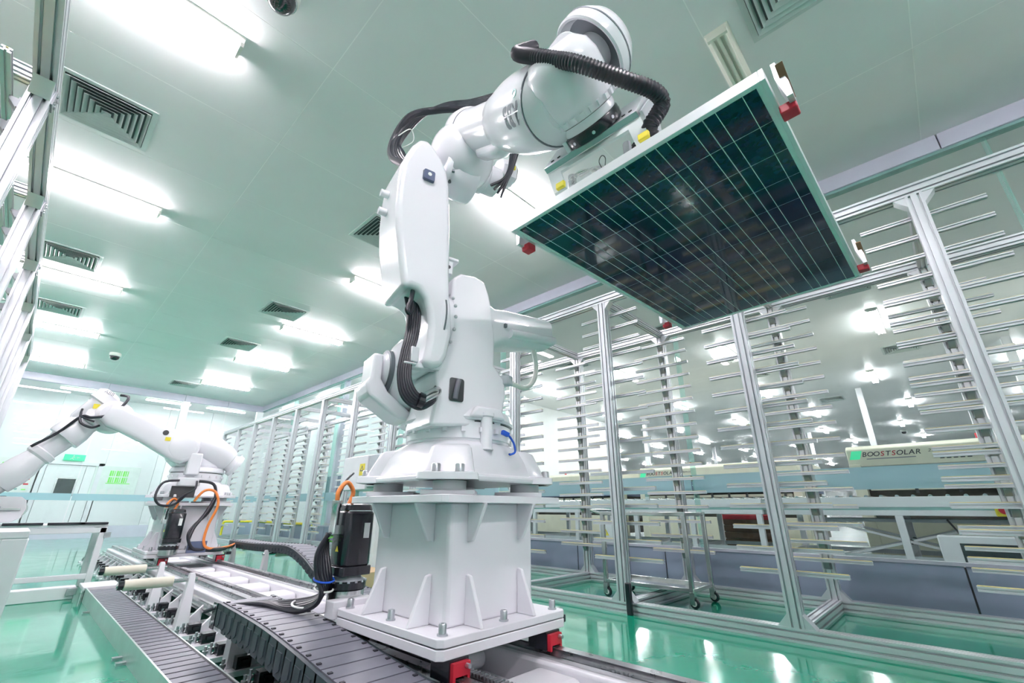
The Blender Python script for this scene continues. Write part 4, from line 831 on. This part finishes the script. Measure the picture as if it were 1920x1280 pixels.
# ------------------------------------------------------------------ electrical boxes behind the big robot
eb = thing('electrical_box', (2.95, 5.2, .95), 'light grey electrical box with a yellow warning triangle behind the robot', 'box')
MB().b2((2.85, 5.15, .97), (3.15, 5.75, 1.38)).build('box_body', 'frame_white', eb, bevel=.01); MB().b2((2.86, 4.90, 1.0), (3.12, 5.14, 1.38)).build('side_module', 'grey_box', eb, bevel=.01)
MB().b2((2.846, 5.20, 1.14), (2.851, 5.32, 1.28)).build('warning_label', 'yellow', eb)
b = MB(); b.add([V((2.844, 5.215, 1.19)), V((2.844, 5.305, 1.19)), V((2.844, 5.26, 1.265)), V((2.8445, 5.235, 1.20)), V((2.8445, 5.285, 1.20)), V((2.8445, 5.26, 1.245))], [(0, 1, 4, 3), (1, 2, 5, 4), (2, 0, 3, 5)]); b.build('warning_triangle', 'ink', eb)
for y in (5.0, 5.6): MB().b2((2.95, y - .03, 0), (3.01, y + .03, .98)).build('stand', 'frame_white', eb)
bx = MB().b2((2.55, 4.55, 0), (2.95, 4.95, .14)).build('cardboard_box', 'cardboard', None, bevel=.004, label='flat tan cardboard box on the floor beside the far black chain', category='box')
# ------------------------------------------------------------------ stainless trolley
tr = thing('trolley', (4.22, 2.12, 0), 'stainless steel tube trolley on casters inside the right rack', 'trolley')
cxs = (4.02, 4.45); cys = (1.74, 2.56)
for x in cxs:
    for y in cys:
        MB().bar((x, y, .115), (x, y, .715), .036, .036, X).build('leg', 'steel', tr, bevel=.004)
        ca = MB().b2((x - .022, y - .022, .085), (x + .022, y + .022, .115)).b2((x - .024, y - .02, .03), (x - .019, y + .02, .09)).b2((x + .019, y - .02, .03), (x + .024, y + .02, .09)).build('caster', 'steel', tr)
        MB().lathe((x - .014, y - .01, .04), X, [(.0, 0), (.034, 0), (.040, .005), (.040, .023), (.034, .028), (.0, .028)], 20).build('wheel', 'black_rubber', ca)
        MB().lathe((x - .017, y - .01, .04), X, [(.0, 0), (.022, 0), (.022, .034), (.0, .034)], 16).build('hub', 'paper', ca)
for z in (.72, .13):
    for x in cxs: MB().bar((x, cys[0] - .02, z), (x, cys[1] + .02, z), .034, .034, X).build('rail', 'steel', tr, bevel=.004)
    for y in cys: MB().bar((cxs[0], y, z), (cxs[1], y, z), .03, .03, Y).build('rail', 'steel', tr, bevel=.004)
MB().b2((cxs[0], cys[0], .118), (cxs[1], cys[1], .124)).build('tray', 'steel', tr)
MB().tube([(4.02, 2.58, .72), (4.02, 2.66, .74), (4.06, 2.70, .75), (4.40, 2.70, .75), (4.45, 2.66, .74), (4.45, 2.58, .72)], .014, 10).build('push_handle', 'steel', tr)
# ------------------------------------------------------------------ yellow guard rail far off, near the far wall
yr = thing('guard_rail', (4.9, 14.6, 0), 'yellow bent tube guard rail behind the far end of the right rack', 'guard rail')
MB().tube([(4.2, 15.3, .0), (4.2, 15.3, .35), (4.23, 15.27, .39), (4.3, 15.2, .40), (4.95, 14.4, .40), (4.95, 11.0, .40)], .03, 10, 4).build('rail', 'yellow', yr)
# ------------------------------------------------------------------ left work frames
tf = thing('work_table', (.0, 6.2, 0), 'white tube-frame table with a black top strip at the left', 'table', 'white tables at the left')
MB().b2((-.34, 6.17, .575), (.69, 6.75, .598)).build('table_top', 'frame_white', tf, bevel=.003)
for x in (-.2, .09, .38, .60): MB().b2((x - .13, 6.15, .598), (x + .13 - (.05 if x > .5 else 0), 6.22, .618)).build('top_strip', 'black_rubber', tf, bevel=.003)
MB().bar((-.34, 6.2, .545), (.69, 6.2, .545), .05, .05).build('apron', 'frame_white', tf, bevel=.004)
for x, y in ((.66, 6.2), (.66, 6.72), (-.31, 6.2), (-.31, 6.72)): MB().bar((x, y, .0), (x, y, .575), .05, .05, X).build('leg', 'frame_white', tf, bevel=.004)
MB().bar((-.31, 6.2, .14), (.66, 6.2, .14), .045, .045).build('stretcher', 'frame_white', tf, bevel=.004)
MB().box((.70, 6.17, .50), (.05, .02, .05)).build('corner_bracket', 'bolt', tf)
t2 = thing('work_table', (-.4, 3.6, 0), 'nearest white frame table with one thick leg at the left edge', 'table', 'white tables at the left')
MB().b2((-.33, 3.55, .60), (.09, 4.1, .635)).build('table_top', 'frame_white', t2, bevel=.004)
for x in (-.28, .045): MB().bar((x, 3.6, 0), (x, 3.6, .60), .10, .10, X).build('leg', 'frame_white', t2, bevel=.006)
MB().bar((-.33, 3.6, .56), (.09, 3.6, .56), .09, .08).build('apron', 'frame_white', t2, bevel=.005)
for x in (.045,): MB().lathe((x, 3.6, 0), Z, [(.05, 0), (.05, .012), (.02, .02), (.0, .02)], 16).build('foot', 'black_rubber', t2)
cv = thing('feed_conveyor', (-.5, 6.5, .6), 'white conveyor side plate with rounded end above the left table', 'conveyor')
b = MB(); b.prism([(-.34, .62), (.0, .62), (.06, .66), (.075, .74), (.06, .81), (.02, .845), (-.34, .845)], (0, 6.38, 0), X, Z, Y, -.01, .01); b.build('side_plate', 'frame_white', cv, bevel=.004)
b = MB(); b.prism([(-.34, .62), (.0, .62), (.06, .66), (.075, .74), (.06, .81), (.02, .845), (-.34, .845)], (0, 6.68, 0), X, Z, Y, -.01, .01); b.build('side_plate', 'frame_white', cv, bevel=.004)
MB().b2((-.34, 6.38, .80), (.0, 6.68, .815)).build('belt', 'black_rubber', cv)
MB().cyl((.03, 6.38, .73), (.03, 6.68, .73), .06, n=20).build('end_roller', 'steel', cv)
b = MB(); b.bar((-.16, 6.36, .735), (.04, 6.36, .735), .018, .018); b.build('air_cylinder', 'steel', cv); MB().box((-.12, 6.355, .735), (.06, .025, .05)).build('cylinder_clevis', 'bolt', cv)
MB().b2((-.34, 6.40, .815), (-.08, 6.66, .85)).build('tool_tray', 'black_paint', None, bevel=.006, label='black flat tool tray lying on the left conveyor', category='tray')
fb = thing('floor_beam', (.0, 6.0, 0), 'white box-section beam lying on the floor left of the tray end', 'beam')
MB().b2((-.36, 5.84, 0), (.56, 5.96, .10)).build('beam_body', 'frame_white', fb, bevel=.006); MB().b2((.50, 5.82, .03), (.57, 5.84, .09)).build('beam_bracket', 'bolt', fb, bevel=.003)
# ------------------------------------------------------------------ things on the corridor wall
es = thing('exit_sign', (.86, YB - .03, 1.95), 'small green running-man exit sign above the far white door', 'sign')
MB().b2((.62, YB - .09, 2.10), (1.10, YB - .06, 2.28)).build('sign_box', 'sign_green', es, bevel=.004)
b = MB(); b.ball((.83, YB - .093, 2.235), .018, 10, 6); b.bar((.83, YB - .093, 2.215), (.81, YB - .093, 2.17), .022, .01); b.bar((.81, YB - .093, 2.17), (.85, YB - .093, 2.13), .012, .01); b.bar((.81, YB - .093, 2.17), (.77, YB - .093, 2.135), .012, .01); b.bar((.83, YB - .093, 2.205), (.87, YB - .093, 2.18), .010, .01); b.build('running_figure', 'paper', es)
b = MB(); b.bar((.98, YB - .093, 2.19), (.91, YB - .093, 2.19), .018, .01); b.prism([(.90, 2.19), (.93, 2.22), (.93, 2.16)], (0, YB - .093, 0), X, Z, Y, -.004, .004); b.build('arrow', 'paper', es)
nb = thing('notice_board', (1.9, YB - .02, 1.05), 'pale notice board covered with bright green table sheets on the far wall', 'board')
MB().b2((1.42, YB - .03, .98), (2.55, YB - .005, 2.0)).build('board', 'pale_board', nb, bevel=.004)
for r_ in range(2):
    for k in range(9):
        x = 1.80 + k * .055; z = 1.50 + r_ * .20; MB().b2((x, YB - .036, z), (x + .04 - .01 * (k % 3), YB - .03, z + .165)).build('sheet', 'board_green', nb)
for k in range(5): MB().b2((1.48 + k * .2, YB - .036, 1.05 + .03 * (k % 2)), (1.62 + k * .2, YB - .03, 1.30)).build('sheet', 'paper', nb)
MB().b2((1.76, YB - .034, 1.47), (2.36, YB - .03, 1.49)).build('board_rule', 'board_green', nb)
ps_ = thing('poster_board', (-.1, YB - .02, .9), 'poster wall of small red, green and white cards behind the far robot wrist', 'board')
MB().b2((-.75, YB - .03, .75), (.12, YB - .005, 2.1)).build('board', 'paper', ps_)
for i in range(6):
    for j in range(9):
        if random.random() < .85: MB().b2((-.72 + i * .14, YB - .036, .80 + j * .14), (-.72 + i * .14 + random.uniform(.05, .11), YB - .03, .80 + j * .14 + random.uniform(.02, .09))).build('card', random.choice(['teal', 'red', 'board_green', 'pale_board', 'grey_box']), ps_)
# white inner wall behind the far half of the right glass, with dark windows
wi = thing('wall_inner', (6.6, 12, 0), 'white inner wall with dark windows behind the far part of the right rack', None, kind='structure')
MB().b2((6.6, 9.6, 0), (6.8, 19.4, CEIL)).build('wall_panel', 'wall_white', wi); MB().b2((6.8, 9.6, 0), (16, 9.75, CEIL)).build('wall_panel', 'wall_white', wi)
for y in (10.6, 12.2, 13.8):
    MB().b2((6.57, y - .5, .95), (6.60, y + .5, 1.75)).build('window_frame', 'frame_white', wi); MB().b2((6.56, y - .45, 1.0), (6.575, y + .45, 1.70)).build('window_pane', 'navy', wi)
for y, wh in ((10.5, 'nearest'), (13.5, 'middle'), (16.5, 'farthest')): lamp(5.85, y, PC_, wh + ' added tube lamp brightening the inner wall behind the right glass', 'added lamps behind the far right glass', False, rz=math.pi / 2)  # lamp row added to brighten the inner wall, no known fittings there
# ------------------------------------------------------------------ machines in the hall behind the glass
def laminator(x0, y0, y1, top, label, brand=True):
    t = thing('laminator', (x0 + 1.2, (y0 + y1) / 2, 0), label, 'machine', 'cream laminating machines in the hall'); d = 2.4
    b = MB(); b.prism([(0, top - .34), (.0, top - .06), (.10, top), (d, top), (d, top - .34)], (x0, 0, 0), X, Z, Y, y0, y1); hd = b.build('hood', 'machine_beige', t, bevel=.015)
    MB().b2((x0 - .02, y0 + .05, top - .62), (x0 + d, y1 - .05, top - .36)).build('front_apron', 'navy', t, bevel=.006)
    MB().b2((x0 + .25, y0 + .1, .2), (x0 + d, y1 - .1, top - .62)).build('chamber', 'dark_slot', t)
    MB().b2((x0 + .05, y0 + .2, top - .71), (x0 + .24, y1 - .2, top - .66)).build('platen', 'machine_beige', t)
    n = 8
    for k in range(n): MB().b2((x0 + .02, y0 + .3 + k * (y1 - y0 - .6) / n, top - .76), (x0 + .06, y0 + .34 + k * (y1 - y0 - .6) / n, top - .62)).build('platen_clip', 'ink', t)
    for y in (y0, y1 - .16): MB().b2((x0 - .02, y, 0), (x0 + .2, y + .16, top - .3)).build('end_post', 'machine_beige', t, bevel=.01)
    MB().b2((x0 - .0, y0 + .1, .05), (x0 + .2, y1 - .1, .62)).build('lower_skirt', 'machine_beige', t, bevel=.01)
    MB().cyl((x0 + .5, (y0 + y1) / 2 + .6, top), (x0 + .5, (y0 + y1) / 2 + .6, top + .12), .03, n=10).build('beacon', 'red', t)
    if brand:
        yl = y1 - .10; zl = top - .17; yc = yl - .10
        for ch, col_, wd_ in (('B', 'ink', .074), ('O', 'ink', .082), ('O', 'ink', .082), ('S', 'red', .072), ('T', 'ink', .07), ('S', 'red', .072), ('O', 'ink', .082), ('L', 'ink', .066), ('A', 'ink', .078), ('R', 'ink', .076)):
            lettering('brand_letter', ch, (x0 - .004, yc - wd_ / 2, zl + .02), -Y, Z, .105, col_, hd, shear=.25, stretch=1.05, bold=.012); yc -= wd_
        lettering('model_number', '2236AGC', (x0 - .004, yc - .24, zl + .03), -Y, Z, .062, 'ink', hd, shear=.25, stretch=1.25)
        MB().b2((x0 - .003, yl - .78, zl - .058), (x0 + .01, yl - .16, zl - .044)).build('brand_underline', 'logo_grey', hd)
        MB().prism([(-.11, -.06), (.03, -.06), (.08, .075), (-.06, .075)], (x0 - .003, yl - .04, zl + .01), -Y, Z, X, -.003, .01).build('brand_mark', 'sign_green', hd)
        for k in range(5): MB().b2((x0 - .003, yl - 1.10 - k * .075, zl - .10), (x0 + .01, yl - 1.05 - k * .075, zl - .06)).build('brand_character', 'ink', hd)
    return t
laminator(9.5, -3.4, 1.12, 1.78, 'nearest cream laminating machine with slanted lettering on its hood')
laminator(10.6, 2.1, 5.6, 1.74, 'second cream laminating machine, left of the nearest one, half hidden by rack arms')
laminator(10.8, 6.2, 9.4, 1.72, 'farthest cream laminating machine at the left of the hall', False)
def conveyor(x0, y0, y1, label):
    t = thing('conveyor_table', (x0 + .7, (y0 + y1) / 2, 0), label, 'conveyor', 'white roller conveyors in the hall')
    for x in (x0, x0 + 1.25): MB().b2((x - .03, y0, .80), (x + .03, y1, .925)).build('side_beam', 'frame_white', t, bevel=.006); MB().b2((x - .03, y0, .70), (x + .03, y1, .765)).build('lower_beam', 'frame_white', t, bevel=.006)
    MB().b2((x0 - .02, y0, .765), (x0 + 1.25, y1, .80)).build('belt_bed', 'teal', t)
    n = max(2, round((y1 - y0) / 1.25))
    for k in range(n + 1):
        y = y0 + .06 + k * (y1 - y0 - .12) / n
        for x in (x0, x0 + 1.25): MB().b2((x - .035, y - .04, 0), (x + .035, y + .04, .70)).build('leg', 'frame_white', t, bevel=.005)
        MB().b2((x0, y - .02, .18), (x0 + 1.25, y + .02, .24)).build('stretcher', 'frame_white', t)
    for x in (x0, x0 + 1.25): MB().b2((x - .02, y0, .18), (x + .02, y1, .24)).build('stretcher', 'grey_box', t)
    n = round((y1 - y0) / .16)
    b = MB()
    for k in range(n): b.cyl((x0 + .03, y0 + .1 + k * .16, .93), (x0 + 1.22, y0 + .1 + k * .16, .93), .022, n=8)
    b.build('rollers', 'steel', t, kind='stuff')
    return t
conveyor(7.7, -3.6, 1.95, 'white roller conveyor in front of the nearest laminating machine')
conveyor(7.9, 2.15, 5.4, 'white roller conveyor standing behind the stainless trolley')
conveyor(8.1, 5.7, 9.3, 'white roller conveyor farthest left beyond the glass')
# scissor lift under the conveyor
sl = thing('scissor_lift', (8.3, .4, 0), 'white scissor lift with crossed arms under the nearest conveyor', 'lift')
for x in (7.95, 8.65):
    MB().bar((x, -.35, .16), (x, 1.35, .62), .03, .07, X).build('lift_arm', 'frame_white', sl, bevel=.004); MB().bar((x + .04, 1.35, .16), (x + .04, -.35, .62), .03, .07, X).build('lift_arm', 'frame_white', sl, bevel=.004)
    MB().cyl((x - .03, .5, .39), (x + .08, .5, .39), .03, n=12).build('pivot', 'ink', sl)
MB().b2((7.9, -.5, .10), (8.75, 1.5, .15)).build('lift_base', 'frame_white', sl); MB().b2((7.9, -.5, .62), (8.75, 1.5, .66)).build('lift_deck', 'grey_box', sl)
MB().cyl((7.92, -.2, .14), (7.92, 1.2, .14), .02, n=10).build('lift_cylinder', 'steel', sl)
for y in (-.35, 1.3): MB().box((7.88, y, .17), (.06, .08, .10)).build('lift_bracket', 'black_paint', sl)
MB().tube([(7.88, .1, .66), (7.86, .0, .45), (7.87, -.1, .25), (7.9, -.25, .18)], .010, 8).build('lift_hose', 'black_rubber', sl)
# control cabinet with window, e-stop
cb_ = thing('control_cabinet', (7.3, -.35, 0), 'low white control cabinet with a dark window and red lamps', 'cabinet')
MB().b2((7.15, -.95, 0), (7.55, .22, .50)).build('cabinet_body', 'frame_white', cb_, bevel=.012); MB().b2((7.138, -.80, .12), (7.152, .05, .43)).build('cabinet_window', 'dark_glass', cb_)
for y in (-.42, -.62): MB().cyl((7.134, y, .40), (7.142, y, .40), .022, n=12).build('lamp', 'led_red', cb_)
MB().b2((7.146, -.72, .46), (7.152, -.62, .475)).build('label', 'yellow', cb_); MB().cyl((7.14, .13, .17), (7.15, .13, .17), .014, n=10).build('lock', 'ink', cb_)
ebt = thing('emergency_stop', (7.62, -.40, .72), 'yellow emergency stop box with round red button on the conveyor rail', 'switch')
MB().b2((7.62, -.47, .70), (7.67, -.33, .84)).build('stop_box', 'yellow', ebt, bevel=.01); MB().lathe((7.62, -.40, .77), -X, [(.03, 0), (.03, .02), (.045, .025), (.045, .04), (.0, .05)], 20).build('stop_button', 'red', ebt)
# stacked crate, bottle, boxes
cr_ = thing('crate', (9.0, 2.8, 0), 'brown wooden crate with a red rim under the conveyor', 'crate')
for k in range(5): MB().b2((9.26, 2.35, .05 + k * .115), (9.3, 3.25, .05 + k * .115 + .10)).build('plank', 'brown', cr_, bevel=.003)
MB().b2((9.3, 2.36, .05), (9.9, 3.24, .60)).build('crate_body', 'brown', cr_); MB().b2((9.24, 2.33, .60), (9.9, 3.27, .68)).build('rim', 'red', cr_, bevel=.003)
bt = thing('water_bottle', (7.85, 4.02, .925), 'clear plastic water bottle standing on the conveyor', 'bottle')
MB().lathe((7.85, 4.02, .925), Z, [(.0, 0), (.034, 0), (.036, .02), (.036, .16), (.030, .19), (.013, .22), (.013, .235), (0, .235)], 20).build('bottle_body', 'water', bt); MB().cyl((7.85, 4.02, 1.16), (7.85, 4.02, 1.185), .016, n=14).build('bottle_cap', 'paper', bt); MB().lathe((7.85, 4.02, .98), Z, [(.0365, 0), (.037, .005), (.037, .07), (.0365, .075)], 20).build('bottle_label', 'teal', bt)
st = thing('switch_box', (7.3, 4.55, 0), 'small white switch box with a warning triangle below the conveyor', 'box')
MB().b2((7.2, 4.40, 0), (7.4, 4.66, .52)).build('box_body', 'frame_white', st, bevel=.008); MB().prism([(-.06, 0), (.06, 0), (0, .10)], (7.195, 4.53, .34), Y, Z, X, -.003, .006).build('warning_triangle', 'yellow', st)
# slim white columns of the hall
for k, (x, y) in enumerate(((13, -1.6), (16, 1.2), (24, 4.0), (20, -2.4), (26, 9.0), (16, 8.0))):
    MB().b2((x - .07, y - .07, 0), (x + .07, y + .07, CEIL)).b2((x - .1, y - .1, 0), (x + .1, y + .1, .02)).build('hall_column', 'frame_white', None, bevel=.008, label='slim white column standing in the hall beyond the glass', category='column', group='slim columns in the hall')
dome(26.0, .8, 'small dark dome camera on the hall ceiling above the machines')
